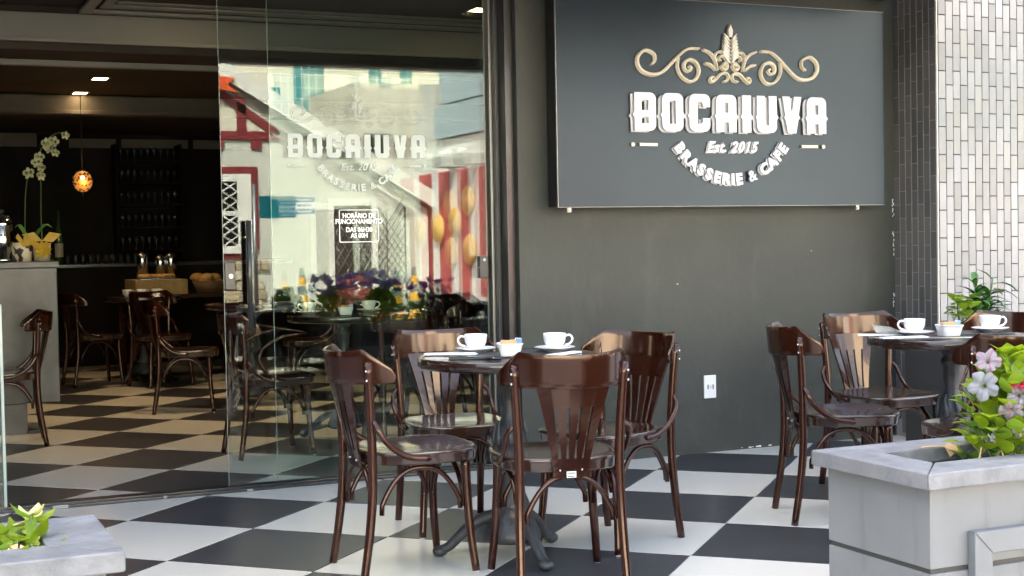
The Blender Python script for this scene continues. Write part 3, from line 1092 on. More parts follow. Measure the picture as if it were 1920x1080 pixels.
# back bar: lower counter with a row of glasses, bottle shelves
t = thing('back_bar', 'dark back bar counter along the rear wall', 'bar counter', (0, 9.75, 0))
mb = MB(); mb.box(-1.5, 3.2, 0, .55, 0, 1.04)
part('cabinet', mb, m_wall_in, t)
mb = MB(); mb.box(-1.55, 3.25, -.03, .57, 1.0405, 1.075, .003)
part('worktop', mb, m_black_metal, t)
gb = MB(); gb.lathe([(0, 0), (.026, 0), (.034, .10), (.031, .10), (.024, .006), (0, .006)], 10)
gme = gb.mesh('tumbler', m_glassware)
for k in range(13):
    o = link('tumbler', gme, None, (.70 + k * .077, 9.80, 1.0752))
    tag(o, 'clear tumbler in the long row on the back bar', 'glass', 'tumblers lined up on the back bar')
t = thing('bottle_shelf', 'tall dark shelf unit with glasses on three shelves behind the bar', 'shelf', (1.80, 10.38, 1.08))
for x in (-.35, .35):
    mb = MB(); mb.box(x - .01, x + .01, -.12, .2, 0, 1.3)
    part('upright', mb, m_wall_in, t)
for z in (.12, .37, .62, .86, 1.1):
    mb = MB(); mb.box(-.338, .338, -.12, .2, z, z + .018)
    part('shelf_board', mb, m_wall_in, t)
gb = MB(); gb.lathe([(0, 0), (.020, 0), (.004, .012), (.004, .06), (.028, .10), (.024, .14), (.022, .14), (.024, .10), (0, .075)], 10)
wme = gb.mesh('wine_glass', m_glassware)
for r, z in enumerate((.138, .388, .638, .878, 1.118)):
    for k in range(9):
        o = link('wine_glass', wme, None, (1.80 - .29 + k * .072, 10.34, 1.08 + z))
        tag(o, 'stemmed glass standing on shelf %s of the unit behind the bar' % ('one', 'two', 'three', 'four', 'five')[r], 'glass', 'stemmed glasses on shelf %s' % ('one', 'two', 'three', 'four', 'five')[r])
t = thing('wine_bottle', 'tall green bottle standing on the back bar beside the pendant lamp', 'bottle', (.745, 9.6, 1.0752))
mb = MB(); mb.lathe([(0, 0), (.042, 0), (.042, .28), (.036, .34), (.017, .40), (.015, .56), (0, .56)], 14)
part('body', mb, m_bottle, t)
mb = MB(); mb.lathe([(.0425, .08), (.0425, .22)], 14)
part('bottle_label', mb, m_potw, t)

# buffet table
t = thing('buffet_table', 'buffet table with ochre cloth at the back of the café', 'table', (1.62, 8.0, 0))
mb = MB(); mb.box(-.50, .60, -.3, .45, .76, .80, .004)
part('table_top', mb, m_top, t)
mb = MB(); mb.box(-.43, .05, -.31, .30, .795, .935, .006)
part('cloth', mb, m_cloth, t)
for (x, y) in ((-.45, -.25), (.55, -.25), (-.45, .4), (.55, .4)):
    mb = MB(); mb.box(x - .03, x + .03, y - .03, y + .03, 0, .7595)
    part('leg', mb, m_wood, t)
for i, (x, h_) in enumerate(((1.33, .23), (1.50, .20), (1.60, .22))):
    t = thing('steel_urn', ('left tall steel urn on the buffet', 'middle steel urn on the buffet', 'right steel urn on the buffet')[i], 'urn', (x, 8.12, .936))
    mb = MB(); mb.lathe([(0, 0), (.055, 0), (.055, h_), (.05, h_ + .01), (.015, h_ + .025), (0, h_ + .04)], 16)
    part('body', mb, m_steel, t)
t = thing('bread_basket', 'heaped bread basket on the buffet', 'basket', (1.93, 7.95, .8005))
mb = MB(); mb.lathe([(0, 0), (.12, 0), (.17, .11), (.16, .11), (.11, .02), (0, .02)], 18)
part('basket', mb, m_basket, t)
for k in range(11):
    mb = MB(); mb.ball((random.uniform(-.11, .11), random.uniform(-.1, .1), .10 + random.uniform(0, .06)), .05, 8, 6, (1.3, .9, .7))
    part('bread_roll', mb, m_bread, t)
t = thing('pastry_tray', 'tray of golden pastries on the buffet cloth', 'tray', (1.40, 7.83, .936))
mb = MB(); mb.box(-.16, .18, -.08, .08, 0, .012, .003)
part('tray', mb, m_steel, t)
for k in range(9):
    mb = MB(); mb.ball((-.13 + k * .035, random.uniform(-.04, .04), .03), .03, 8, 6, (1.1, .9, .8))
    part('pastry', mb, m_bread, t)

# ================================================================== CHAIRS
def chair_parts():
    t = thing('bistro_chair', 'chair', 'chair')
    # seat
    b = MB()
    prof = []
    n = 40
    for i in range(n):
        a = 2 * PI * i / n
        cx_, sy_ = math.cos(a), math.sin(a)
        e = .62
        x = math.copysign(abs(cx_) ** e, cx_); y = math.copysign(abs(sy_) ** e, sy_)
        w = .222 + .014 * y
        prof.append((x * w, .022 + y * .222))
    def ring(k, z):
        return [(p[0] * k, (p[1] - .022) * k + .022, z) for p in prof]
    rings = [ring(.93, .418), ring(.965, .418), ring(.975, .424), ring(.985, .450), ring(1.0, .456), ring(.997, .464), ring(.985, .468), ring(.93, .4665), ring(.82, .4615), ring(.66, .4565), ring(.48, .4525), ring(.3, .4502), ring(.12, .4495)]
    vs = [q for R_ in rings for q in R_]
    fs = []
    for k in range(len(rings) - 1):
        for i in range(n):
            fs.append((k * n + i, k * n + (i + 1) % n, (k + 1) * n + (i + 1) % n, (k + 1) * n + i))
    fs.append(tuple(range(n - 1, -1, -1)))
    fs.append(tuple((len(rings) - 1) * n + i for i in range(n)))
    b.add(vs, fs, True)
    part('seat', b, m_seat, t)
    # rear legs with posts, front legs
    for s in (-1, 1):
        b = MB()
        pts = spline([(s * .193, -.245, 0), (s * .188, -.219, .16), (s * .184, -.202, .32), (s * .182, -.200, .47), (s * .189, -.205, .63), (s * .200, -.216, .797)], 5)
        b.tube(pts, [.0155 + .002 * math.sin(PI * i / (len(pts) - 1)) for i in range(len(pts))], 12)
        b.ball((s * .200, -.216, .797), .0156, 12, 6, (1, 1, .55))
        po = part('back_post', b, m_wood, t)
        b = MB()
        for z, yy in ((.772, -.214), (.738, -.212)):
            b.ball((s * (.1985 + .0125), yy - .012, z), .0050, 8, 5)
        b.ball((s * .196, -.207, .565), .0048, 8, 5)
        part('screw', b, m_screw, po)
        b = MB(); b.tube([(s * .193, -.245, -.0001), (s * .193, -.245, .006)], .012, 10)
        part('foot_pad', b, m_rubber, po)
        b = MB()
        pts = spline([(s * .207, .190, .0045), (s * .195, .176, .14), (s * .184, .168, .29), (s * .178, .165, .425)], 5)
        b.tube(pts, [.0150 + .004 * i / (len(pts) - 1) for i in range(len(pts))], 12)
        fl_ = part('front_leg', b, m_wood, t)
        b = MB(); b.tube([(s * .207, .190, -.0001), (s * .207, .190, .006)], .0115, 10)
        part('foot_pad', b, m_rubber, fl_)
        # bent side brace from post to seat rim
        b = MB()
        pts = spline([(s * .206, -.196, .582), (s * .222, -.188, .560), (s * .226, -.165, .520), (s * .224, -.115, .474), (s * .222, -.055, .448), (s * .222, .005, .441)], 5)
        b.tube(pts, .0115, 10, flat=((s, 0, 0), .72))
        b.ball(pts[0], .0115, 8, 5, (.8, 1, 1)); b.ball(pts[-1], .0115, 8, 5, (.7, 1, 1))
        part('side_brace', b, m_wood, t)
    # bentwood arches under the seat
    def arch(p0, p1, name='stretcher_arch'):
        p0, p1 = Vector(p0), Vector(p1)
        d = (p1 - p0)
        top = .404
        pts = []
        for i in range(25):
            u = i / 24
            uu = .5 - .5 * math.cos(PI * u)
            q = p0 + d * (.05 + .90 * uu)
            e = 1 - abs(2 * uu - 1) ** 2.6
            q.z = p0.z + (top - p0.z) * e
            pts.append(q)
        pts = [Vector((p0.x + d.x * .045, p0.y + d.y * .045, p0.z - .035))] + pts + [Vector((p1.x - d.x * .045, p1.y - d.y * .045, p1.z - .035))]
        b = MB()
        b.tube(pts, .0098, 10)
        part(name, b, m_wood, t)
    fr = [(-.183, .165, .275), (.183, .165, .275)]
    rr = [(-.182, -.193, .275), (.182, -.193, .275)]
    arch((fr[0][0] + .01, fr[0][1], .275), (fr[1][0] - .01, fr[1][1], .275))
    arch((rr[0][0] + .01, rr[0][1], .275), (rr[1][0] - .01, rr[1][1], .275))
    for s in (0, 1):
        arch((rr[s][0], rr[s][1] + .01, .275), (fr[s][0], fr[s][1] - .01, .275))
    # top rail: wide bent board with clipped shoulders
    NU = 50
    vin, vout = [], []
    grid = []
    hw = 1.0
    for i in range(NU + 1):
        u = -1 + 2 * i / NU
        a = u * math.radians(79)
        Rr = .222
        x = Rr * math.sin(a) * 1.06
        y = -.302 + (Rr - Rr * math.cos(a)) * 1.0
        au = abs(u)
        if au < .64:
            zt = .838 + .012 * (au / .64) ** 2
        else:
            k = (au - .64) / .36
            zt = .850 - .080 * k - (.018 * max(0, (k - .86) / .14) ** 2)
        zb = .720 + .008 * au * au + (.016 * max(0, (au - .94) / .06) ** 2)
        nrm = Vector((-math.sin(a), math.cos(a), 0))
        grid.append((Vector((x, y, 0)), nrm, zb, zt))
    b = MB()
    th_ = .0105
    vs, fs = [], []
    NV = 5
    for side in (0, 1):
        for (p_, nr, zb, zt) in grid:
            for j in range(NV + 1):
                z = zb + (zt - zb) * j / NV
                lean = (z - .78) * -.10
                q = p_ + nr * (th_ * (.5 if side else -.5)) + Vector((0, lean, 0))
                vs.append((q.x, q.y, z))
    K = NV + 1
    off = (NU + 1) * K
    for i in range(NU):
        for j in range(NV):
            a_ = i * K + j
            fs.append((a_, a_ + K, a_ + K + 1, a_ + 1))
            fs.append((off + a_, off + a_ + 1, off + a_ + K + 1, off + a_ + K))
        fs.append((i * K, off + i * K, off + (i + 1) * K, (i + 1) * K))
        fs.append((i * K + NV, (i + 1) * K + NV, off + (i + 1) * K + NV, off + i * K + NV))
    for i in (0, NU):
        for j in range(NV):
            fs.append((i * K + j, i * K + j + 1, off + i * K + j + 1, off + i * K + j))
    b.add(vs, fs, True)
    rail = part('top_rail', b, m_wood_warm, t)
    md = rail.modifiers.new('bevel', 'BEVEL'); md.width = .0028; md.segments = 2; md.limit_method = 'ANGLE'; md.angle_limit = math.radians(50); md.harden_normals = False
    # fan splat with four slots
    b = MB()
    rows = [0, .06, .12, .20, .30, .40, .50, .60, .68, .76, .88, 1.0]
    S0, S1 = .20, .76
    def wid(v):
        return .062 + .073 * v ** 1.35
    def pos(u, v):
        w = wid(v)
        x = u * w
        z = .400 + v * .335
        y = -.209 - .084 * v ** 1.15 - .006 * math.sin(PI * v) + (.030 * v) * (u * u)
        return Vector((x, y, z))
    slot_w = lambda v: .0052 / wid(v)
    cuts = (-.60, -.20, .20, .60)
    bm_ = bmesh.new()
    cache = {}
    def gv(u, v):
        key = (round(u, 5), round(v, 5))
        if key not in cache:
            cache[key] = bm_.verts.new(pos(u, v))
        return cache[key]
    for r in range(len(rows) - 1):
        v0, v1 = rows[r], rows[r + 1]
        def cols(v):
            L = [-1.0]
            for c_ in cuts:
                L += [c_ - slot_w(v), c_ + slot_w(v)]
            return L + [1.0]
        c0_, c1_ = cols(v0), cols(v1)
        inslot = v0 >= S0 - 1e-6 and v1 <= S1 + 1e-6
        for k in range(len(c0_) - 1):
            if inslot and k % 2 == 1:
                continue
            try:
                bm_.faces.new((gv(c0_[k], v0), gv(c0_[k + 1], v0), gv(c1_[k + 1], v1), gv(c1_[k], v1)))
            except ValueError:
                pass
    bmesh.ops.recalc_face_normals(bm_, faces=bm_.faces)
    bmesh.ops.solidify(bm_, geom=list(bm_.faces), thickness=.009)
    b.bm(bm_, False)
    sp = part('splat', b, m_wood_warm, t)
    b = MB()
    for x in (-.040, .040):
        b.ball((x, -.2155, .428), .0045, 8, 5)
    part('screw', b, m_screw, sp)
    return t


proto = chair_parts()
used = [False]


def place_chair(x, y, fx, fy, label, group, z=0.0):
    o = proto if not used[0] else copy_tree(proto)
    used[0] = True
    o.location = (x, y, z)
    o.rotation_euler = (0, 0, math.atan2(-fx, fy))
    o['label'] = label
    o['group'] = group
    return o


G1, G2, G3 = 'chairs around the near café table', 'chairs around the table by the pillar', 'chairs inside the café'
chA = place_chair(.815, -.548, 1, -.009, 'dark bentwood chair at the left side of the near table, seen from its side', G1)
chB = place_chair(1.255, .06, -.08, -1, 'dark bentwood chair between the near table and the glass door, facing the street', G1)
chC = place_chair(1.227, -.99, .199, .98, 'dark bentwood chair with its back to the camera in front of the near table', G1)
chD = place_chair(1.682, -.529, -.92, -.391, 'dark bentwood chair right of the near table, backing onto the bare wall with the socket', G1)
chE = place_chair(2.822, -.563, .923, -.385, 'dark bentwood chair left of the farther table, right of the wall socket', G2)
chF = place_chair(3.43, -.12, -.03, -1, 'dark bentwood chair behind the farther table, against the wall under the sign', G2)
chG = place_chair(3.02, -1.27, .20, .98, 'dark bentwood chair with its back to the petunias at the farther table', G2)
chH = place_chair(3.83, -.44, -.92, -.391, 'dark bentwood chair right of the farther table, cut by the right picture edge', G2)
mb = MB(); mb.box(-.017, .017, -.2205, -.2188, .402, .424)
lab = part('maker_label', mb, m_paper, chC)
mb = MB()
for k in range(7):
    mb.box(-.014 + k * .0042, -.0115 + k * .0042, -.2212, -.2204, .413, .421)
mb.box(-.014, .010, -.2212, -.2204, .405, .4085)
part('label_print', mb, m_dark_grey, lab)

place_chair(-.285, 3.87, -1, .06, 'dark chair in front of the stone counter at the left edge', G3)
arm = place_chair(1.115, 2.61, 1, .03, 'dark armchair with curved arms just behind the edge of the glass door', G3)
for s in (-1, 1):
    mb = MB()
    mb.tube(spline([(s * .232, -.06, .762), (s * .236, .06, .742), (s * .228, .15, .72)], 5), .016, 10, flat=((0, 0, 1), .55))
    part('armrest', mb, m_wood_warm, arm)
    mb = MB()
    mb.tube(spline([(s * .229, .13, .718), (s * .229, .02, .705), (s * .224, -.09, .655), (s * .222, -.13, .585), (s * .222, -.09, .505), (s * .222, .0, .462), (s * .222, .09, .455)], 5), .0095, 10)
    part('arm_loop', mb, m_wood, arm)
place_chair(1.83, 2.28, .05, 1, 'dark chair inside with its back against the glass door', G3)
place_chair(2.36, 3.05, -1, .1, 'dark chair inside at the right of the window table', G3)
place_chair(1.12, 5.10, .97, -.2, 'dark chair in the middle of the café floor, lit along its legs', G3)
place_chair(.80, 7.62, 1, .15, 'far dark chair nearest the counter, left of the buffet', G3)
place_chair(1.30, 7.10, .3, -1, 'far dark chair straight in front of the buffet', G3)
place_chair(2.25, 5.6, -1, .2, 'dark chair at the inner right of the café, behind the glass', G3)

# ================================================================== TABLES
def make_table():
    t = thing('cafe_table', 'table', 'table')
    b = MB()
    R_ = .355
    b.lathe([(0, .748), (R_ - .012, .748), (R_ - .004, .752), (R_, .758), (R_, .784), (R_ - .003, .789), (R_ - .010, .790), (R_ - .03, .7885), (0, .7885)], 64)
    part('table_top', b, m_top, t)
    b = MB()
    b.lathe([(.0, .747), (.11, .747), (.11, .735), (.045, .725), (.033, .70), (.045, .685), (.047, .665), (.037, .655), (.035, .60), (.030, .56), (.034, .545),
             (.044, .52), (.056, .49), (.062, .46), (.058, .435), (.042, .415), (.038, .405), (.036, .385), (.046, .36), (.05, .33), (.055, .25), (.070, .215), (.074, .20), (.066, .19), (.085, .16), (.11, .10), (.115, .075), (.10, .065), (0, .065)], 28)
    col = part('pedestal', b, m_iron, t)
    b = MB()
    for k in range(8):      # leaf relief on the bulb
        a = 2 * PI * k / 8
        pts = []
        for i in range(7):
            u = i / 6
            zz = .435 + u * .105
            rr_ = .060 - .020 * max(0, (u - .35)) + .004
            pts.append((rr_ * math.cos(a + .10 * math.sin(u * 6)), rr_ * math.sin(a + .10 * math.sin(u * 6)), zz))
        b.tube(pts, [.006, .010, .011, .010, .008, .006, .003], 6)
    part('leaf_relief', b, m_iron, col)
    for k in range(3):
        a = PI / 2 + k * 2 * PI / 3
        b = MB()
        ca, sa = math.cos(a), math.sin(a)
        prof = [(.05, .165), (.11, .150), (.17, .115), (.215, .072), (.25, .040), (.275, .030), (.285, .028)]
        pts = spline([(r_ * ca, r_ * sa, z_) for r_, z_ in prof], 4)
        n_ = len(pts)
        b.tube(pts, [.028 - .010 * i / (n_ - 1) for i in range(n_)], 10, flat=((0, 0, 1), .9))
        b.ball((.285 * ca, .285 * sa, .021), .030, 12, 8, (1, 1, .70))
        part('leg', b, m_iron, t)
    return t


tab = make_table()
T1 = (1.227, -.592)
T2 = (3.215, -.835)
T3 = (1.70, 3.02)
tab.location = (*T1, 0)
tab.rotation_euler = (0, 0, math.radians(62))
tag(tab, 'round dark café table in the foreground, set with two cups', 'table', 'round café tables')
o = copy_tree(tab); o.location = (*T2, 0); o.rotation_euler = (0, 0, .4); o['label'] = 'round dark café table at right, in front of the tiled pillar'
o = copy_tree(tab); o.location = (*T3, 0); o.rotation_euler = (0, 0, .9); o['label'] = 'round dark café table inside, just behind the glass door'
o = copy_tree(tab); o.location = (1.66, 5.25, 0); o.rotation_euler = (0, 0, .2); o['label'] = 'round dark café table deep in the café, beside the lit chair'
o = copy_tree(tab); o.location = (1.25, 7.70, 0); o.rotation_euler = (0, 0, .2); o['label'] = 'round dark café table in front of the buffet'
ZT = .7902

# ---- crockery
def cup_meshes():
    b = MB()
    b.lathe([(0, .0), (.024, .0), (.026, .003), (.025, .006), (.034, .016), (.043, .034), (.0455, .052), (.0462, .064), (.0452, .0655), (.0440, .064), (.0432, .052), (.040, .034), (.031, .018), (.02, .012), (0, .011)], 32)
    cup = b.mesh('bowl', m_china)
    b = MB()
    pts = spline([(.043, 0, .054), (.058, 0, .058), (.069, 0, .049), (.070, 0, .037), (.060, 0, .024), (.041, 0, .018)], 5)
    b.tube(pts, .0044, 8, flat=((0, 1, 0), 1.5))
    han = b.mesh('handle', m_china)
    b = MB()
    b.lathe([(0, 0), (.040, 0), (.043, .003), (.060, .008), (.077, .0165), (.0815, .0185), (.081, .0205), (.076, .0195), (.058, .012), (.036, .0075), (0, .007)], 40)
    sau = b.mesh('saucer', m_china)
    b = MB()
    b.lathe([(0, 0), (.038, 0), (.038, .001), (0, .001)], 16)
    return cup, han, sau


cup_me, han_me, sau_me = cup_meshes()


def cup(x, y, z, rz, label, saucer=True):
    if saucer:
        s_ = link('saucer', sau_me, None, (x, y, z))
        tag(s_, label.replace('cup', 'saucer under the cup', 1) if 'cup' in label else label, 'saucer', 'white saucers')
        z += .0073
    t = thing('coffee_cup', label, 'cup', (x, y, z), rz, 'white coffee cups')
    link('bowl', cup_me, t)
    link('handle', han_me, t)
    return t


def bowl(x, y, z, rz, label, packs=True):
    t = thing('sugar_bowl', label, 'bowl', (x, y, z), rz, 'square white sugar bowls')
    b = MB()
    def sq(h, z_, r_=.3):
        out = []
        for k in range(4):
            a = PI / 4 + k * PI / 2
            for d in (-1, 0, 1):
                cc = h - h * r_
                px, py = math.copysign(cc, math.cos(a)), math.copysign(cc, math.sin(a))
                out.append((px + h * r_ * math.cos(a + d * PI / 4), py + h * r_ * math.sin(a + d * PI / 4), z_))
        return out
    rings = [sq(.034, 0), sq(.037, .003), sq(.046, .040), sq(.050, .0475), sq(.050, .0495), sq(.0475, .0495), sq(.043, .040), sq(.035, .008)]
    vs = [q for r_ in rings for q in r_]
    n = 12
    fs = [(k * n + i, k * n + (i + 1) % n, (k + 1) * n + (i + 1) % n, (k + 1) * n + i) for k in range(len(rings) - 1) for i in range(n)]
    fs.append(tuple(range(n - 1, -1, -1))); fs.append(tuple((len(rings) - 1) * n + i for i in range(n)))
    b.add(vs, fs, False)
    bo = part('bowl', b, m_china, t)
    md = bo.modifiers.new('bevel', 'BEVEL'); md.width = .002; md.segments = 2; md.limit_method = 'ANGLE'
    for k in range(6):
        pk = thing('sugar_packet', ('brown' if k < 4 else 'blue and white') + ' paper packet in the ' + label.replace('square white ', ''), 'packet', (0, 0, 0), 0, 'paper packets in the ' + label.replace('square white ', ''))
        b = MB(); b.box(-.030 if k < 4 else -.012, .030 if k < 4 else .012, -.0022, .0022, -.016, .020 if k < 4 else .026, .001)
        b_ = part('packet_body', b, (m_sugar if k < 4 else (m_blue_p if k == 4 else m_paper)), pk)
        a = Vector((-.004 if k < 4 else .034, -.02 + .011 * k if k < 4 else -.01 + .014 * (k - 4), .040 if k < 4 else .042))
        a.rotate(Matrix.Rotation(rz, 3, 'Z'))
        pk.location = (x + a.x, y + a.y, z + a.z)
        pk.rotation_euler = (random.uniform(-.35, .35), random.uniform(-.1, .1), rz + random.uniform(-.2, .2))
    return t


def fork(x, y, z, rz, label):
    b = MB()
    b.box(-.003, .003, -.100, .02, 0, .0022, .0009)
    b.prism([(-.004, .02), (.004, .02), (.0105, .045), (.0105, .055), (-.0105, .055), (-.0105, .045)], .0006, .0026)
    for k in range(4):
        xx = -.0096 + k * .0057
        b.box(xx, xx + .0024, .055, .092, .0008, .0026)
    o = part('fork', b, m_steel, None, (x, y, z), (0, 0, rz))
    return tag(o, label, 'fork', 'forks on the café tables')


def knife(x, y, z, rz, label):
    b = MB()
    b.box(-.0045, .0045, -.11, 0, 0, .005, .0018)
    b.prism([(-.0045, .0), (.0055, .0), (.0085, .05), (.006, .095), (-.002, .108), (-.0045, .09)], .0012, .0032)
    o = part('knife', b, m_steel, None, (x, y, z), (0, 0, rz))
    return tag(o, label, 'knife', 'knives on the café tables')


def napkin(x, y, z, rz, label, lift=.0):
    b = MB()
    b.box(-.022, .022, -.105, .105, 0, .0035, .0012)
    b.box(-.017, .021, -.095, .103, .0037, .0065, .0012)
    if lift:
        b.add([(-.02, -.10, .007), (.02, -.10, .007), (.03, .02, .007), (-.03, .05, .007 + lift), (-.035, -.03, .007 + lift * .7)], [(0, 1, 2, 3, 4)])
    o = part('napkin', b, m_paper, None, (x, y, z), (0, 0, rz))
    return tag(o, label, 'napkin', 'folded white napkins')


def placemat(x, y, z, rz, label, w=.20, d=.135):
    b = MB(); b.box(-w, w, -d, d, 0, .0016, .0005)
    o = part('placemat', b, m_mat, None, (x, y, z), (0, 0, rz))
    return tag(o, label, 'placemat', 'dark placemats')


placemat(1.10, -.56, ZT, math.radians(66), 'dark placemat under the left cup on the near table', .155, .10)
placemat(1.385, -.535, ZT, math.radians(-24), 'dark placemat under the right cup on the near table', .13, .10)
Z2 = ZT + .0018
cup(1.160, -.422, Z2, math.radians(156), 'left white cup with its handle to the left on the near table')
cup(1.435, -.575, Z2, math.radians(-24), 'right white cup with its handle to the right on the near table')
bowl(1.200, -.660, Z2, math.radians(-18), 'square white sugar bowl on the near table')
napkin(1.035, -.465, Z2, math.radians(62), 'folded white napkin at the left rim of the near table')
knife(1.030, -.655, Z2, math.radians(38), 'steel knife at the left of the near table')
fork(1.075, -.665, Z2 + .003, math.radians(42), 'steel fork beside the sugar bowl on the near table')
napkin(1.40, -.715, ZT + .0004, math.radians(-60), 'folded white napkin before the right cup on the near table')

placemat(3.03, -.82, ZT, math.radians(66), 'dark placemat under the left cup on the farther table', .155, .11)
placemat(3.42, -.79, ZT, math.radians(-24), 'dark placemat under the right cup on the farther table', .12, .10)
cup(3.070, -.770, Z2, math.radians(156), 'left white cup with its handle to the left on the farther table')
cup(3.475, -.790, Z2, math.radians(-24), 'right white cup with its handle to the right on the farther table')
bowl(3.160, -.885, Z2, math.radians(-18), 'square white sugar bowl on the farther table')
napkin(2.975, -.675, Z2, math.radians(60), 'folded white napkin standing up at the left rim of the farther table', .045)
napkin(2.945, -.855, Z2, math.radians(75), 'flat white napkin at the near left rim of the farther table')
fork(3.065, -.925, Z2, math.radians(40), 'steel fork on the farther table beside the sugar bowl')
knife(3.12, -1.00, Z2, math.radians(52), 'steel knife near the front of the farther table')

cup(1.52, 3.17, ZT, math.radians(156), 'left white cup on the table behind the glass door')
cup(1.92, 3.16, ZT, math.radians(-24), 'right white cup on the table behind the glass door')
bowl(1.68, 2.90, ZT, math.radians(-18), 'square white sugar bowl on the table behind the glass door')
for i, x in enumerate((1.52, 1.67, 1.74)):
    cup(x, 7.66, .8002 if i == 9 else .936 - .0, .4, ('left', 'middle', 'right')[i] + ' white cup of the three on the buffet', False).location = (1.10 + i * .13, 7.60, ZT)

# ================================================================== PLANTERS AND PLANTS
def planter(name_label, x0, x1, y0, y1, zt, frame=None):
    t = thing('planter_box', name_label, 'planter', (0, 0, 0))
    bw = .145
    ov = .035
    # painted body: two courses of boards with a recessed joint, as four walls
    for (a, b_) in ((-.165, .322), (.336, zt - .046)):
        xi0, xi1, yi0, yi1 = x0 + ov, x1 - ov, y0 + ov, y1 - ov
        w, e = .03, .0006
        for poly in ([(xi0, yi0), (xi1, yi0), (xi1 - w, yi0 + w), (xi0 + w, yi0 + w)], [(xi1, yi1), (xi0, yi1), (xi0 + w, yi1 - w), (xi1 - w, yi1 - w)],
                     [(xi0, yi1 - e), (xi0, yi0 + e), (xi0 + w - e, yi0 + w), (xi0 + w - e, yi1 - w)], [(xi1, yi0 + e), (xi1, yi1 - e), (xi1 - w + e, yi1 - w), (xi1 - w + e, yi0 + w)]):
            mb = MB(); mb.prism(poly, a, b_)
            o = part('side_board', mb, m_planter, t)
            md = o.modifiers.new('bevel', 'BEVEL'); md.width = .0015; md.segments = 2; md.limit_method = 'ANGLE'
    mb = MB(); mb.box(x0 + ov + .006, x1 - ov - .006, y0 + ov + .006, y1 - ov - .006, -.1, zt - .17)
    part('inner_box', mb, m_dark_grey, t)
    # stone coping: four mitred slabs
    z0, z1 = zt - .045, zt
    q = .0012
    def slab(poly):
        mb = MB(); mb.prism(poly, z0, z1)
        o = part('coping_slab', mb, m_stone, t)
        md = o.modifiers.new('bevel', 'BEVEL'); md.width = .004; md.segments = 2; md.limit_method = 'ANGLE'
    slab([(x0, y0), (x1, y0), (x1 - bw - q, y0 + bw - q), (x0 + bw + q, y0 + bw - q)])
    slab([(x1, y1), (x0, y1), (x0 + bw + q, y1 - bw + q), (x1 - bw - q, y1 - bw + q)])
    slab([(x0, y1 - q), (x0, y0 + q), (x0 + bw - q, y0 + bw + q), (x0 + bw - q, y1 - bw - q)])
    slab([(x1, y0 + q), (x1, y1 - q), (x1 - bw + q, y1 - bw - q), (x1 - bw + q, y0 + bw + q)])
    # soil
    n1, n2 = 40, 10
    vs, fs = [], []
    for i in range(n1 + 1):
        for j in range(n2 + 1):
            vs.append((x0 + .05 + (x1 - x0 - .10) * i / n1, y0 + .05 + (y1 - y0 - .10) * j / n2, zt - .105 + random.uniform(-.015, .02)))
    for i in range(n1):
        for j in range(n2):
            a = i * (n2 + 1) + j
            fs.append((a, a + n2 + 1, a + n2 + 2, a + 1))
    mb = MB(); mb.add(vs, fs, True)
    part('soil', mb, m_soil, t)
    if frame:
        fx0, fx1, fz0, fz1 = frame
        yf = y0 + ov
        w = .062
        for poly in ([(fx0, fz1), (fx1, fz1), (fx1 - w, fz1 - w), (fx0 + w, fz1 - w)], [(fx0, fz0), (fx0, fz1 - q), (fx0 + w, fz1 - w - q), (fx0 + w, fz0 + w + q)],
                     [(fx1, fz1 - q), (fx1, fz0), (fx1 - w, fz0 + w + q), (fx1 - w, fz1 - w - q)], [(fx1, fz0 - q), (fx0, fz0 - q), (fx0 + w, fz0 + w - q), (fx1 - w, fz0 + w - q)]):
            mb = MB(); mb.prism(poly, yf - .030, yf - .0005, 'y')
            o = part('frame_moulding', mb, m_planter, t)
            md = o.modifiers.new('bevel', 'BEVEL'); md.width = .002; md.segments = 1; md.limit_method = 'ANGLE'
    return t


planter('long grey planter box with stone coping, front right, planted with petunias', 1.485, 3.75, -2.688, -2.180, .60, (1.648, 3.4, -.05, .428))
planter('grey planter box with stone coping cut by the bottom left corner', -3.2, -.558, -2.590, -2.134, .60)


def leaf_mesh(L, W, mm, fold=.25, curl=.25, notch=False, n=6):
    vs, fs = [], []
    for i in range(n + 1):
        u = i / n
        w = W * math.sin(PI * (u ** .8) * .985 + .02) ** .8
        z = curl * L * (u * .6 - u * u)
        y = L * u
        vs += [(-w, y, z + fold * w), (0, y, z), (w, y, z + fold * w)]
    for i in range(n):
        a = i * 3
        fs += [(a, a + 1, a + 4, a + 3), (a + 1, a + 2, a + 5, a + 4)]
    mb = MB(); mb.add(vs, fs, True)
    return mb.mesh('leaf', mm)


def petal_material(name):
    M = bpy.data.materials.new(name)
    M.use_nodes = True
    nt = M.node_tree
    b = nt.nodes['Principled BSDF']
    at = nt.nodes.new('ShaderNodeVertexColor'); at.layer_name = 'petal'
    nt.links.new(at.outputs[0], b.inputs['Base Color'])
    b.inputs['Roughness'].default_value = .6
    tl = nt.nodes.new('ShaderNodeBsdfTranslucent')
    nt.links.new(at.outputs[0], tl.inputs[0])
    mx = nt.nodes.new('ShaderNodeMixShader'); mx.inputs[0].default_value = .55
    nt.links.new(b.outputs[0], mx.inputs[1]); nt.links.new(tl.outputs[0], mx.inputs[2])
    nt.links.new(mx.outputs[0], nt.nodes['Material Output'].inputs[0])
    return M


m_petal = petal_material('petal')


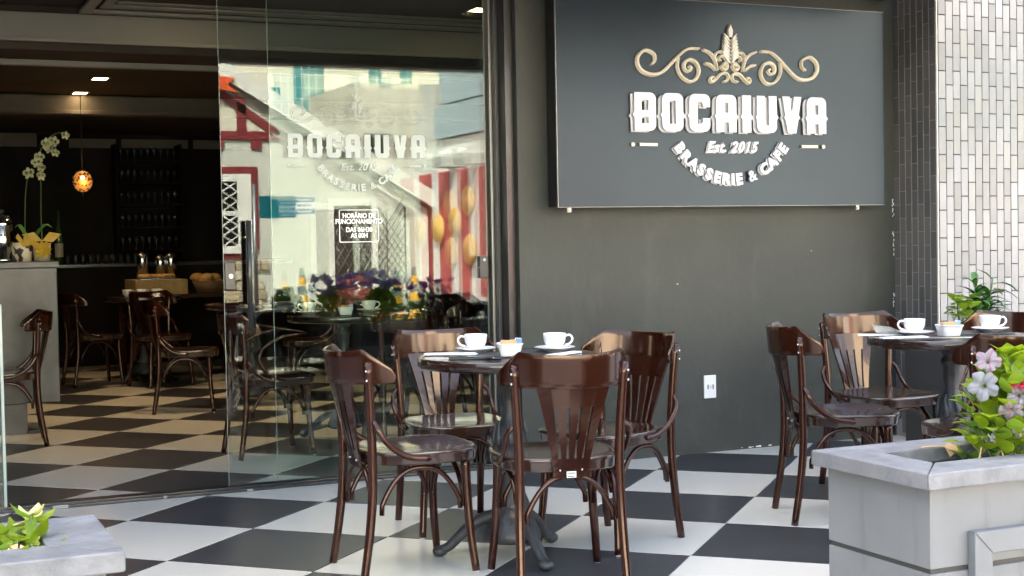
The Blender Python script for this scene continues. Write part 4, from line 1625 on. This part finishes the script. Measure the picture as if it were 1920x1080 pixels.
def petunia_mesh(edge, vein, throat, size=.036):
    """trumpet flower opening to +Z"""
    N = 40
    prof = [(.06, -.85), (.10, -.55), (.20, -.18), (.42, .0), (.72, .06), (.92, .02), (1.05, -.06)]
    vs, cols = [], []
    for k, (r, z) in enumerate(prof):
        for j in range(N):
            a = 2 * PI * j / N
            lob = abs(math.cos(2.5 * a))          # 1 at petal centre
            f = 1 - .30 * (1 - lob) ** 1.6 * (k / 6) + .03 * math.sin(11 * a) * (k / 6)
            ruf = .16 * math.sin(5 * a + .6) * (k / 6) ** 2 + .07 * math.sin(13 * a) * (k / 6) ** 3
            vs.append((size * r * f * math.cos(a), size * r * f * math.sin(a), size * (z + ruf - .10 * (1 - lob) * (k / 6))))
            t = k / 6
            stripe = max(0, 1 - abs(((a / (2 * PI) * 5 + .5) % 1) - .5) * 2 * 4.2) if True else 0
            fine = .5 + .5 * math.sin(25 * a)
            c = [edge[q] * (1 - .16 * fine * (1 - t * .5)) for q in range(3)]
            mixv = max(stripe * (1 - .45 * t) if t > .3 else .6, 0)
            c = [c[q] * (1 - mixv) + vein[q] * mixv for q in range(3)]
            if k < 2:
                c = throat
            cols.append((*c, 1))
    fs = [(k * N + j, k * N + (j + 1) % N, (k + 1) * N + (j + 1) % N, (k + 1) * N + j) for k in range(len(prof) - 1) for j in range(N)]
    me = bpy.data.meshes.new('flower')
    me.from_pydata(vs, [], fs)
    ca = me.color_attributes.new('petal', 'FLOAT_COLOR', 'POINT')
    for i, c in enumerate(cols):
        ca.data[i].color = c
    me.materials.append(m_petal)
    me.polygons.foreach_set('use_smooth', [True] * len(me.polygons))
    me.update()
    return me


FL = {
    'white': petunia_mesh((.44, .45, .50), (.27, .28, .34), (.45, .42, .22)),
    'veined': petunia_mesh((.46, .46, .52), (.20, .07, .22), (.30, .18, .15)),
    'pink': petunia_mesh((.46, .42, .49), (.52, .04, .12), (.5, .22, .14)),
    'red': petunia_mesh((.58, .02, .07), (.52, .015, .05), (.45, .2, .1)),
    'lilac': petunia_mesh((.52, .45, .66), (.34, .20, .50), (.3, .2, .1)),
    'purple': petunia_mesh((.34, .19, .54), (.20, .08, .38), (.1, .05, .1)),
    'magenta': petunia_mesh((.40, .06, .26), (.28, .03, .18), (.3, .1, .1)),
}
LEAVES = [leaf_mesh(.048, .020, m_leaf[0]), leaf_mesh(.044, .021, m_leaf[1], .2, -.3), leaf_mesh(.056, .025, m_leaf[0], .15, .5), leaf_mesh(.036, .014, m_leaf[2])]


def petunia(cx, cy, z0, rx, ry, h, nleaf, flowers, label, dark=False, seed=1, separate=True):
    rnd = random.Random(seed)
    t = thing('petunia_plant', label, 'flowering plant', (cx, cy, z0), 0, None)
    sb = MB()
    lb = MB()
    spots = []
    for k in range(nleaf):
        a = rnd.uniform(0, 2 * PI)
        v = rnd.random() ** .8
        rr_ = math.sqrt(rnd.random())
        sh = math.sin(PI * min(1, .20 + v * .80)) ** .6
        p = Vector((rx * rr_ * sh * math.cos(a), ry * rr_ * sh * math.sin(a), h * v))
        outd = Vector((p.x / rx, p.y / ry, .25 + .9 * v)).normalized()
        d = (outd + Vector((rnd.uniform(-.6, .6), rnd.uniform(-.6, .6), rnd.uniform(-.4, .5)))).normalized()
        q = d.to_track_quat('Y', 'Z')
        s_ = rnd.uniform(.8, 1.35)
        me = LEAVES[3] if (dark and rnd.random() < .6) else rnd.choice(LEAVES)
        if separate:
            o = link('leaf', me, t, p)
            o.rotation_mode = 'QUATERNION'; o.rotation_quaternion = q; o.scale = (s_, s_, s_)
        else:
            M4 = Matrix.Translation(p) @ q.to_matrix().to_4x4() @ Matrix.Scale(s_, 4)
            lb.add([M4 @ v_.co for v_ in me.vertices], [list(pl.vertices) for pl in me.polygons], True)
        if k % 7 == 0:
            sb.tube(spline([(p.x * .15, p.y * .15, -.02), (p.x * .55, p.y * .55, p.z * .5), p], 3), .0022, 5)
    part('stem', sb, m_stem, t, kind='stuff')
    if not separate:
        part('foliage', lb, m_leaf[0], t, kind='stuff')
    for (x, y, z, kind_, dx, dy, dz, s_) in flowers:
        o = link('flower', FL[kind_], t, (x - cx, y - cy, z - z0))
        o.rotation_mode = 'QUATERNION'
        o.rotation_quaternion = Vector((dx, dy, dz)).normalized().to_track_quat('Z', 'Y') @ Matrix.Rotation(rnd.uniform(0, 6), 3, 'Z').to_quaternion()
        o.scale = (s_, s_, s_)
    return t


fl1 = [(1.868, -2.48, .792, 'white', -.80, -.60, .10, 1.18), (1.905, -2.46, .862, 'pink', -.55, -.65, .5, 1.0), (1.990, -2.47, .868, 'white', -.05, -.75, .55, 1.05),
       (1.955, -2.53, .800, 'red', -.15, -.15, 1, 1.1), (2.025, -2.51, .835, 'white', .25, -.95, .15, 1.05), (1.945, -2.54, .762, 'veined', -.6, -.75, -.1, .9), (1.915, -2.54, .722, 'pink', -.5, -.6, -.6, .95),
       (2.02, -2.56, .762, 'lilac', -.2, -.9, .1, 1.0), (2.06, -2.53, .80, 'pink', .2, -.9, .2, .95), (2.005, -2.57, .730, 'lilac', -.1, -.95, 0, .85), (2.065, -2.56, .70, 'pink', .1, -.9, .2, .9),
       (1.885, -2.52, .655, 'white', -.5, -.8, -.2, .55), (1.975, -2.57, .690, 'veined', -.1, -.9, 0, .6), (1.935, -2.55, .668, 'lilac', -.4, -.9, 0, .55)]
petunia(1.985, -2.45, .50, .155, .130, .355, 296, fl1, 'lime green petunia with white, pink and red flowers at the front right', False, 3)
rnd = random.Random(5)


def fset(cx, cy, zc, n, kinds, sx=.18, sz=.09):
    return [(cx + rnd.uniform(-sx, sx), cy + rnd.uniform(-.09, .12), zc + rnd.uniform(-sz * .6, sz), rnd.choice(kinds), rnd.uniform(-.5, .5), rnd.uniform(-.2, .9), rnd.uniform(.2, .9), rnd.uniform(.85, 1.15)) for k in range(n)]


petunia(2.36, -2.42, .50, .26, .16, .36, 620, fset(2.36, -2.42, .90, 30, ('lilac', 'purple', 'veined')), 'petunia with lilac flowers, second from the left in the right planter', True, 11, False)
petunia(2.80, -2.42, .50, .26, .17, .37, 680, fset(2.80, -2.40, .92, 34, ('purple', 'lilac', 'purple')), 'dark green petunia with purple flowers in the right planter', True, 12, False)
petunia(3.25, -2.42, .50, .26, .16, .30, 520, fset(3.25, -2.40, .84, 24, ('magenta', 'purple')), 'petunia with magenta flowers at the far end of the right planter', True, 13, False)
petunia(1.72, -2.36, .49, .05, .05, .03, 6, [], 'stunted seedling near the corner of the right planter', False, 21, False)
# dry twigs lying in the right planter
t = MB()
for (p0, p1, p2) in (((1.66, -2.50, .535), (1.70, -2.51, .55), (1.745, -2.53, .533)), ((1.70, -2.49, .53), (1.73, -2.54, .56), (1.76, -2.56, .54)), ((1.86, -2.46, .54), (1.84, -2.50, .62), (1.80, -2.52, .535)),
                     ((1.90, -2.47, .55), (1.885, -2.53, .61), (1.865, -2.57, .54)), ((1.93, -2.47, .55), (1.935, -2.53, .60), (1.93, -2.59, .54))):
    t.tube(spline([p0, p1, p2], 5), .0022, 5)
tag(part('dry_twigs', t, m_twig), 'dry brown twigs on the soil at the open end of the right planter', 'twigs')
t = MB()
t.tube(spline([(1.76, -2.335, .604), (1.80, -2.34, .606), (1.84, -2.36, .604), (1.86, -2.38, .59)], 5), .0028, 6)
t.add([(1.83, -2.36, .606), (1.85, -2.35, .615), (1.868, -2.365, .608), (1.862, -2.39, .585), (1.845, -2.385, .59), (1.838, -2.375, .575)], [(0, 1, 2, 3), (0, 3, 4, 5)])
tag(part('dry_leaf', t, m_twig), 'curled dry leaf lying on the stone coping beside the petunia', 'dry leaf')

# wilted plant in the left planter
t = thing('wilted_plant', 'wilted yellow green plant with a faded orange flower in the left planter', 'plant', (-.76, -2.39, .50))
WL = [leaf_mesh(.060, .014, m_leaf[0], .7, -.9), leaf_mesh(.050, .012, mat('leaf_yellow', (.42, .46, .10), .5, (.55, .56, .22), 20), .8, -1.0), leaf_mesh(.045, .012, m_leaf[1], .6, -.8)]
rw = random.Random(9)
sb = MB()
for (bx, by, hh) in ((.038, .02, .155), (.0, -.03, .11), (-.025, .03, .13), (.015, .05, .12), (-.05, .0, .12)):
    top_ = Vector((bx, by, hh))
    sb.tube(spline([(bx * .6, by, -.02), (bx * .9, by, hh * .6), top_], 4), .005, 6)
    for k in range(15):
        q = (Vector((rw.uniform(-1, 1), rw.uniform(-1, 1), rw.uniform(-.9, .4)))).normalized().to_track_quat('Y', 'Z')
        o = link('leaf', rw.choice(WL), t, top_ - Vector((0, 0, rw.random() * hh * .6)))
        o.rotation_mode = 'QUATERNION'; o.rotation_quaternion = q; k_ = rw.uniform(.8, 1.4); o.scale = (k_, k_, k_)
part('stem', sb, m_stem, t, kind='stuff')
mo = mat('faded_petal', (.62, .30, .10), .7, (.72, .45, .25), 20)
for (x, y, z) in ((.0, -.06, .085), (.022, -.055, .075)):
    b = MB()
    for k in range(6):
        a = k * PI / 3
        b.add([(0, 0, 0), (.022 * math.cos(a - .4), .022 * math.sin(a - .4), .012), (.034 * math.cos(a), .034 * math.sin(a), -.006), (.022 * math.cos(a + .4), .022 * math.sin(a + .4), .010)], [(0, 1, 2, 3)], True)
    part('flower', b, mo, t, (x, y, z), (.7, .2, 0))
petunia(-1.75, -2.38, .50, .24, .16, .30, 420, fset(-1.75, -2.38, .80, 10, ('purple', 'lilac')), 'purple petunia in the left planter', True, 31, False)

# leafy shrub and small bright plant in a tall box before the pillar
t = thing('planter_box', 'tall dark planter box tucked before the tiled pillar behind the farther table', 'planter', (4.36, .30, 0))
mb = MB(); mb.box(-.28, .24, -.20, .20, 0, .66, .004)
part('box', mb, m_dark_grey, t)
mb = MB(); mb.box(-.26, .22, -.18, .18, .655, .664)
part('soil', mb, m_soil, t)
LL = [leaf_mesh(.105, .015, m_leaf_dark, .35, .5), leaf_mesh(.090, .014, m_leaf[2], .3, .35), leaf_mesh(.12, .016, m_leaf_dark, .3, .7)]
t = thing('leafy_shrub', 'shrub with long pointed leaves in front of the white tiles', 'shrub', (4.42, .30, .66))
rs = random.Random(4)
sb = MB()
for (bx, by, hz_) in ((-.10, .0, .18), (-.01, .02, .29), (.07, -.03, .33), (.03, .05, .22), (-.05, -.04, .12), (.11, .02, .20)):
    tip = Vector((bx, by, hz_))
    sb.tube(spline([(bx * .2, by * .2, -.01), (bx * .7, by * .7, hz_ * .55), tip], 4), .004, 6)
    for k in range(24):
        u = rs.uniform(.3, 1.0)
        pz = Vector((bx * u, by * u, hz_ * u))
        a = rs.uniform(0, 2 * PI)
        d = Vector((math.cos(a), math.sin(a) * .8, rs.uniform(-.15, .9) + (u > .9) * .4)).normalized()
        o = link('leaf', rs.choice(LL), t, pz)
        o.rotation_mode = 'QUATERNION'; o.rotation_quaternion = d.to_track_quat('Y', 'Z'); k_ = rs.uniform(.8, 1.35); o.scale = (k_, k_, k_)
part('stem', sb, m_stem, t, kind='stuff')
b = MB()
for k in range(5):
    a = k * 2 * PI / 5
    b.add([(0, 0, 0), (.016 * math.cos(a - .4), .016 * math.sin(a - .4), .02), (.026 * math.cos(a), .026 * math.sin(a), .034), (.016 * math.cos(a + .4), .016 * math.sin(a + .4), .02)], [(0, 1, 2, 3)], True)
part('flower', b, mat('pale_pink_petal', (.72, .52, .38), .6), t, (.115, -.02, .245), (-.3, .3, 0))
t = thing('bright_seedling', 'small lime green plant at the foot of the leafy shrub', 'plant', (4.17, .16, .76))
RL = [leaf_mesh(.060, .026, m_leaf[0], .2, .2), leaf_mesh(.052, .022, m_leaf[1], .2, .3)]
sb = MB()
for k in range(44):
    a = rs.uniform(0, 2 * PI); u = rs.random()
    pz = Vector((.075 * u * math.cos(a), .06 * u * math.sin(a), .03 + .11 * rs.random()))
    d = Vector((math.cos(a), math.sin(a), rs.uniform(-.1, .9))).normalized()
    o = link('leaf', rs.choice(RL), t, pz)
    o.rotation_mode = 'QUATERNION'; o.rotation_quaternion = d.to_track_quat('Y', 'Z'); k_ = rs.uniform(.7, 1.2); o.scale = (k_, k_, k_)
    if k % 5 == 0:
        sb.tube([(0, 0, -.10), pz], .002, 5)
part('stem', sb, m_stem, t, kind='stuff')

# ================================================================== ACROSS THE STREET (seen in the glass)
HY = -16.0
cot = thing('cottage', 'white half timbered cottage with red beams across the street, reflected in the door', 'house')
mb = MB()
# gable wall polygon (xz), front at HY facing +Y
mb.prism([(0.4, -.06), (8.38, -.06), (8.38, 1.86), (4.4, 4.55), (0.4, 1.86)], HY - 6, HY, 'y')
part('wall', mb, m_stucco, cot)
# roof slabs with overhang
sl = (4.33 - 2.04) / (8.59 - 4.71)
def roofz(x): return 4.33 + .10 - (x - 4.62) * sl
mb = MB()
mb.prism([(4.40, roofz(4.40)), (8.62, roofz(8.62)), (8.55, roofz(8.62) - .15), (4.40, roofz(4.40) - .17)], HY - 6.2, HY + .16, 'y')
part('roof', mb, m_roof, cot)
mb = MB()
mb.prism([(.2, roofz(8.60)), (4.398, roofz(4.40)), (4.398, roofz(4.40) - .17), (.27, roofz(8.60) - .15)], HY - 6.2, HY + .16, 'y')
part('roof', mb, m_roof, cot)
mb = MB()
mb.prism([(4.40, roofz(4.40) + .02), (8.66, roofz(8.66) + .02), (8.50, roofz(8.66) - .20), (4.40, roofz(4.40) - .30)], HY + .161, HY + .20, 'y')
part('barge_board', mb, m_wframe, cot)
# red timbers, 25 mm proud
def timber(poly):
    b = MB(); b.prism(poly, HY + .001, HY + .05, 'y')
    part('timber', b, m_red, cot)
timber([(2.0, 3.10), (5.62, 3.10), (5.40, 3.24), (2.0, 3.24)])
timber([(4.86, 3.245), (5.02, 3.245), (5.02, 3.78), (4.86, 3.88)])
timber([(4.15, 4.06), (4.15, 3.80), (4.42, 3.92), (5.39, 3.25), (5.62, 3.25), (4.52, 4.02)])
timber([(5.10, 2.94), (5.28, 2.94), (5.28, 3.098), (5.10, 3.098)])
timber([(4.50, 2.94), (4.62, 2.94), (4.62, 3.098), (4.50, 3.098)])
timber([(3.80, 2.50), (5.20, 2.50), (5.20, 2.62), (3.80, 2.62)])
timber([(5.08, 1.16), (5.20, 1.16), (5.20, 2.498), (5.08, 2.498)])
timber([(3.80, 1.02), (5.0, 1.02), (5.0, 1.10), (3.80, 1.10)])
# cream infills between the upper timbers
b = MB(); b.prism([(4.2, 3.245), (4.855, 3.245), (4.855, 3.79), (4.2, 3.79)], HY + .0005, HY + .012, 'y')
part('infill_panel', b, m_cream, cot)
b = MB(); b.prism([(5.025, 3.245), (5.36, 3.245), (5.025, 3.47)], HY + .0005, HY + .012, 'y')
part('infill_panel', b, m_cream, cot)
# window
b = MB(); b.box(4.05, 4.83, HY + .001, HY + .015, 1.24, 2.36)
w_ = part('window', b, m_pane_dark, cot)
b = MB()
b.box(4.832, 5.075, HY + .001, HY + .07, 1.105, 2.495, .005); b.box(3.9, 4.83, HY + .001, HY + .07, 2.362, 2.495, .005); b.box(3.9, 4.83, HY + .001, HY + .09, 1.105, 1.238, .005)
b.box(4.05, 4.83, HY + .016, HY + .05, 1.77, 1.85)
part('frame', b, m_wframe, w_)
b = MB()
for (z0_, z1_) in ((1.24, 1.77), (1.85, 2.36)):
    n_ = 3
    step = (z1_ - z0_) / n_
    for k in range(n_):
        for xs in (4.83, 4.57, 4.31):
            b.tube([(xs, HY + .03, z0_ + k * step), (xs - .26, HY + .03, z0_ + (k + 1) * step)], .017, 6)
            b.tube([(xs - .26, HY + .03, z0_ + k * step), (xs, HY + .03, z0_ + (k + 1) * step)], .017, 6)
part('lattice', b, m_wframe, w_)
# quoins under the window
for r in range(6):
    x_ = 4.2
    while x_ < 5.25:
        wq = random.uniform(.18, .34)
        if not (r < 5 and x_ + wq > 5.4):
            b = MB(); b.box(x_, min(x_ + wq - .015, 5.36), HY + .001, HY + .06 + random.random() * .03, -.05 + r * .172, .11 + r * .172, .02)
            part('quoin', b, random.choice(m_quoin), cot)
        x_ += wq
# door
b = MB(); b.box(6.56, 7.27, HY + .001, HY + .02, -.06, 1.92)
d_ = part('door', b, m_brown_door, cot)
b = MB(); b.box(6.60, 7.24, HY + .021, HY + .045, -.04, .52, .006)
part('lower_panel', b, m_door_red, d_)
b = MB(); b.box(6.60, 7.24, HY + .021, HY + .040, .545, .66, .006)
part('lower_panel', b, m_door_red, d_)
b = MB()
for k in range(9):
    for sg in (1, -1):
        x0_ = 6.60 + k * .16 - .48
        a0_ = Vector((x0_, HY + .05, .68)); a1_ = Vector((x0_ + (1.2 * .62), HY + .05, 1.88))
        # clip to the door width
        def cl(p, q):
            t0, t1 = 0.0, 1.0
            dx = q.x - p.x
            t0 = max(t0, (6.60 - p.x) / dx); t1 = min(t1, (7.24 - p.x) / dx)
            return (p.lerp(q, t0), p.lerp(q, t1)) if t1 > t0 else None
        r_ = cl(a0_, a1_)
        if r_:
            if sg < 0:
                r_ = [Vector((13.84 - p.x, p.y, p.z)) for p in r_]
            b.tube(list(r_), .0085, 5)
part('lattice', b, m_grey_metal, d_)
b = MB(); b.box(6.45, 6.558, HY + .001, HY + .10, -.06, 1.925, .005); b.box(7.272, 7.38, HY + .001, HY + .10, -.06, 1.925, .005); b.box(6.45, 7.38, HY + .001, HY + .10, 1.928, 2.05, .005)
part('frame', b, m_wframe, d_)
# trellis right of the door
b = MB()
for k in range(14):
    for sg in (1, -1):
        x0_ = 7.40 + (k - 8) * .115
        p0_, p1_ = Vector((x0_, HY + .03, -.05)), Vector((x0_ + 1.42, HY + .03, 2.05))
        t0 = max(0, (7.40 - p0_.x) / 1.42); t1 = min(1, (7.93 - p0_.x) / 1.42)
        if t1 > t0:
            r_ = [p0_.lerp(p1_, t0), p0_.lerp(p1_, t1)]
            if sg < 0:
                r_ = [Vector((15.33 - p.x, p.y, p.z)) for p in r_]
            r_ = [p for p in r_]
            if max(r_[0].z, r_[1].z) < 2.2 - (r_[0].x - 7.4) * .5:
                b.tube(r_, .0085, 5)
b.box(7.925, 7.945, HY + .015, HY + .04, -.05, 1.90)
part('trellis', b, m_brown_door, cot)
b = MB(); b.box(8.20, 8.38, HY + .001, HY + .05, -.06, 1.72, .005)
part('corner_post', b, m_wframe, cot)
# flag shaped ornament near the ridge
b = MB(); b.prism([(4.2, 3.98), (4.85, 3.90), (4.66, 4.02), (4.80, 4.14), (4.2, 4.20)], HY + .21, HY + .24, 'y')
tag(part('orange_pennant', b, m_orange), 'orange swallowtail sign under the cottage ridge', 'sign')

# striped shop wall, at a right angle to the cottage, with biscuit shaped plaques
SX = 8.46
sw = thing('striped_wall', 'red and white striped shop wall beside the cottage, reflected at the right of the door', 'wall')
edges = [(-16.6, -15.92, 'r'), (-15.92, -15.60, 'p'), (-15.60, -15.05, 'r'), (-15.05, -14.70, 'w'), (-14.70, -14.10, 'r'), (-14.10, -13.72, 'w'), (-13.72, -13.40, 'r'), (-13.40, -13.15, 'w'), (-13.15, -12.4, 'r')]
for (a, b_, c_) in edges:
    b = MB(); b.box(SX, SX + .5, a + .002, b_ - .002, .30, 2.52 if c_ == 'r' else 2.56, .004)
    part('stripe_panel', b, {'r': m_pinkred, 'w': m_whitestripe, 'p': m_whitestripe}[c_], sw)
b = MB(); b.box(SX - .02, SX + .5, -16.6, -12.4, -.06, .298)
part('wall_base', b, m_whitestripe, sw)
for i, (y_, z_) in enumerate(((-15.53, 1.47), (-14.75, 1.58), (-14.13, 1.95), (-14.10, 1.10))):
    b = MB()
    b.lathe([(0, 0), (.24, 0), (.27, .03), (.25, .06), (0, .075)], 22)
    me = b.mesh('biscuit_plaque', m_biscuit)
    o = link('biscuit_plaque', me, None, (SX - .002, y_, z_), (0, -PI / 2, 0))
    tag(o, ('leftmost round biscuit plaque on the striped wall', 'middle round biscuit plaque on the striped wall', 'upper right biscuit plaque on the striped wall', 'lower right biscuit plaque on the striped wall')[i], 'plaque', 'round biscuit plaques')
for i, y_ in enumerate((-14.9, -13.9)):
    b = MB(); b.box(SX - .3, SX + .2, y_ - .22, y_ + .22, 2.565, 2.76, .01)
    tag(part('roof_bracket', b, m_roof), ('left', 'right')[i] + ' grey box on top of the striped wall', 'box')

# panel clad building behind, to the right
pb = thing('clad_building', 'building with blue grey cladding panels behind the striped wall', 'building')
b = MB(); b.box(9.45, 14, -19.5, -11.5, -.06, 3.28)
part('wall', b, m_wframe, pb)
for (z0_, z1_, y0_) in ((3.30, 3.93, -18.1), (3.96, 4.75, -17.7)):
    for k in range(4):
        b = MB(); b.box(9.38, 14, y0_ + k * 1.55, y0_ + (k + 1) * 1.55 - .02, z0_, z1_, .01)
        part('cladding_panel', b, m_panel, pb)
b = MB(); b.box(9.36, 14.1, -17.75, -11.5, 4.76, 4.84)
part('parapet', b, m_wframe, pb)
# security cameras on the white wall
for i, y_ in enumerate((-17.4, -16.7)):
    b = MB(); b.ball((9.36, y_, 2.98), .085, 10, 8); b.tube([(9.42, y_, 3.0), (9.45, y_, 3.02)], .04, 8); b.tube([(9.36, y_, 2.9), (9.36, y_, 2.5)], .02, 6)
    tag(part('security_camera', b, m_wframe), ('left', 'right')[i] + ' white dome camera on the clad building', 'camera')

cb = thing('concrete_building', 'stained raw concrete building behind the cottage roof', 'building')
b = MB(); b.box(10.3, 13.2, -30, -26, -.06, 5.35)
part('wall', b, m_conc, cb)
b = MB(); b.box(8.9, 10.29, -30, -26, -.06, 4.25)
part('wall', b, m_conc, cb)
for (x0_, x1_, z0_, z1_) in ((9.15, 9.95, 3.55, 4.10), (10.55, 11.2, 3.55, 4.05)):
    b = MB(); b.box(x0_, x1_, -25.999, -25.97, z0_, z1_)
    f_ = part('window', b, m_pane_dark, cb)
    b = MB(); b.box(x0_ - .06, x1_ + .06, -25.999, -25.94, z1_ + .002, z1_ + .10); b.box(x0_ + .35, x0_ + .39, -25.969, -25.95, z0_, z1_)
    part('frame', b, m_roof, f_)
ob = thing('office_block', 'pale yellow office block with teal glazing behind the cottage', 'building')
b = MB(); b.box(6.0, 21, -45, -36, -.06, 16)
part('wall', b, m_office, ob)
for i, (x0_, x1_, z0_, z1_) in enumerate(((11.55, 12.55, 4.9, 7.1), (10.0, 11.1, 4.9, 6.3), (14.1, 14.5, 4.9, 8), (15.2, 15.6, 4.9, 8), (16.6, 17.0, 4.9, 8), (8.2, 9.6, 4.9, 8))):
    b = MB(); b.box(x0_, x1_, -35.998, -35.95, z0_, z1_)
    f_ = part('window', b, m_teal, ob)
    b = MB()
    k = x0_ + .24
    while k < x1_ - .05:
        b.box(k, k + .03, -35.949, -35.93, z0_, z1_); k += .24
    k = z0_ + .35
    while k < z1_ - .05:
        b.box(x0_, x1_, -35.949, -35.932, k, k + .02); k += .35
    part('mullion', b, m_wframe, f_)
for z_ in (7.2, 7.6, 8.2):
    b = MB(); b.box(6.0, 21, -35.99, -35.8, z_, z_ + .12)
    part('ledge', b, m_yellowband, ob)
b = MB(); b.prism([(13.2, 4.6), (18.0, 6.3), (18.0, 6.7), (13.2, 5.0)], -35.9, -35.5, 'y')
part('stair_band', b, m_yellowband, ob)
b = MB(); b.box(-40, 5.7, -60, -40, -.06, 10)
tag(part('street_building', b, m_office), 'plain pale building further along the far side of the street', 'building')
b = MB(); b.box(22, 60, -60, -30, -.06, 12)
tag(part('street_building', b, m_conc), 'plain grey building at the far end of the street', 'building')

# street name signs on a pole
t = thing('street_sign', 'teal and blue street signs on a thin pole, reflected left of the opening hours', 'street sign', (4.30, -11.0, 0))
b = MB(); b.tube([(-.42, 0, -.17), (-.42, 0, 2.1)], .03, 10)
part('pole', b, m_grey_metal, t)
b = MB(); b.box(-.36, .16, .031, .05, 1.62, 1.93, .004)
part('sign_plate', b, m_tealsign, t)
for (z0_, z1_, mm) in ((1.845, 1.91, m_bluesign), (1.75, 1.835, m_whitesign), (1.675, 1.74, m_bluesign)):
    b = MB(); b.box(.165, .44, .031, .05, z0_, z1_, .003)
    pl_ = part('sign_plate', b, mm, t)
    b = MB()
    for k in range(9):
        b.box(.185 + k * .024, .185 + k * .024 + .014, .0502, .052, (z0_ + z1_) / 2 - .014, (z0_ + z1_) / 2 + .014)
    part('sign_print', b, m_whitesign if mm is m_bluesign else m_bluesign, pl_)


def cone(x, y, h_, ms, label):
    t = thing('traffic_cone', label, 'traffic cone', (x, y, -.06 if y < -13.2 else -.17), 0, 'traffic cones across the street')
    b = MB(); b.box(-.17, .17, -.17, .17, 0, .03, .005)
    part('base', b, ms[0], t)
    z = .03
    n_ = len(ms)
    for i, mm in enumerate(ms):
        z1_ = z + (h_ - .03) / n_
        r0 = .13 - .095 * (z / h_); r1 = .13 - .095 * (z1_ / h_)
        b = MB(); b.lathe([(r0, z), (r1, z1_ - .0005)] + ([(0, z1_)] if i == n_ - 1 else []), 18)
        part('cone_band', b, mm, t)
        z = z1_


cone(7.36, -14.0, .89, (m_cone_y, m_cone_g, m_cone_y, m_cone_g, m_cone_y, m_cone_g), 'tall yellow and grey banded cone before the cottage')
cone(7.02, -13.8, .78, (m_orange, m_cone_g, m_orange, m_orange, m_cone_g), 'orange and grey cone left of the tall banded cone')
cone(5.40, -14.0, .92, (m_cone_y, m_cone_y, m_cone_y, m_cone_g, m_cone_y, m_cone_g), 'yellow cone with grey tip near the cottage window')
for i, (z_, sag) in enumerate(((4.05, .10), (4.25, .14), (4.42, .16), (3.96, .06))):
    b = MB()
    b.tube([(-12 + 40 * k / 24, -12.0 - .15 * i, z_ + sag * 4 * ((k / 24 - .5) ** 2)) for k in range(25)], .014, 5)
    tag(part('overhead_cable', b, m_black_metal), ('lowest but one', 'second highest', 'highest', 'lowest')[i] + ' overhead cable across the street', 'cable', 'overhead cables')
# street trees further along, both sides
def tree(x, y, h_, label, seed):
    r = random.Random(seed)
    t = thing('street_tree', label, 'tree', (x, y, -.1), 0, 'street trees')
    b = MB(); b.tube([(0, 0, 0), (.05, .03, h_ * .3), (.0, .06, h_ * .6)], [.14, .11, .07], 8)
    part('trunk', b, m_trunk, t)
    b = MB()
    for k in range(900):
        c_ = Vector((r.gauss(0, .9), r.gauss(0, .9), h_ * .7 + r.gauss(0, .6)))
        n_ = Vector((r.uniform(-1, 1), r.uniform(-1, 1), r.uniform(-1, 1))).normalized()
        a = n_.orthogonal().normalized() * .14; bb = n_.cross(a).normalized() * .09
        b.add([c_ - a, c_ + bb, c_ + a, c_ - bb], [(0, 1, 2, 3)])
    part('crown', b, m_leaf[2], t)


tree(-9.5, -14.4, 5.0, 'bushy street tree left along the far pavement', 1)
tree(18.5, -14.4, 5.5, 'bushy street tree right along the far pavement', 2)
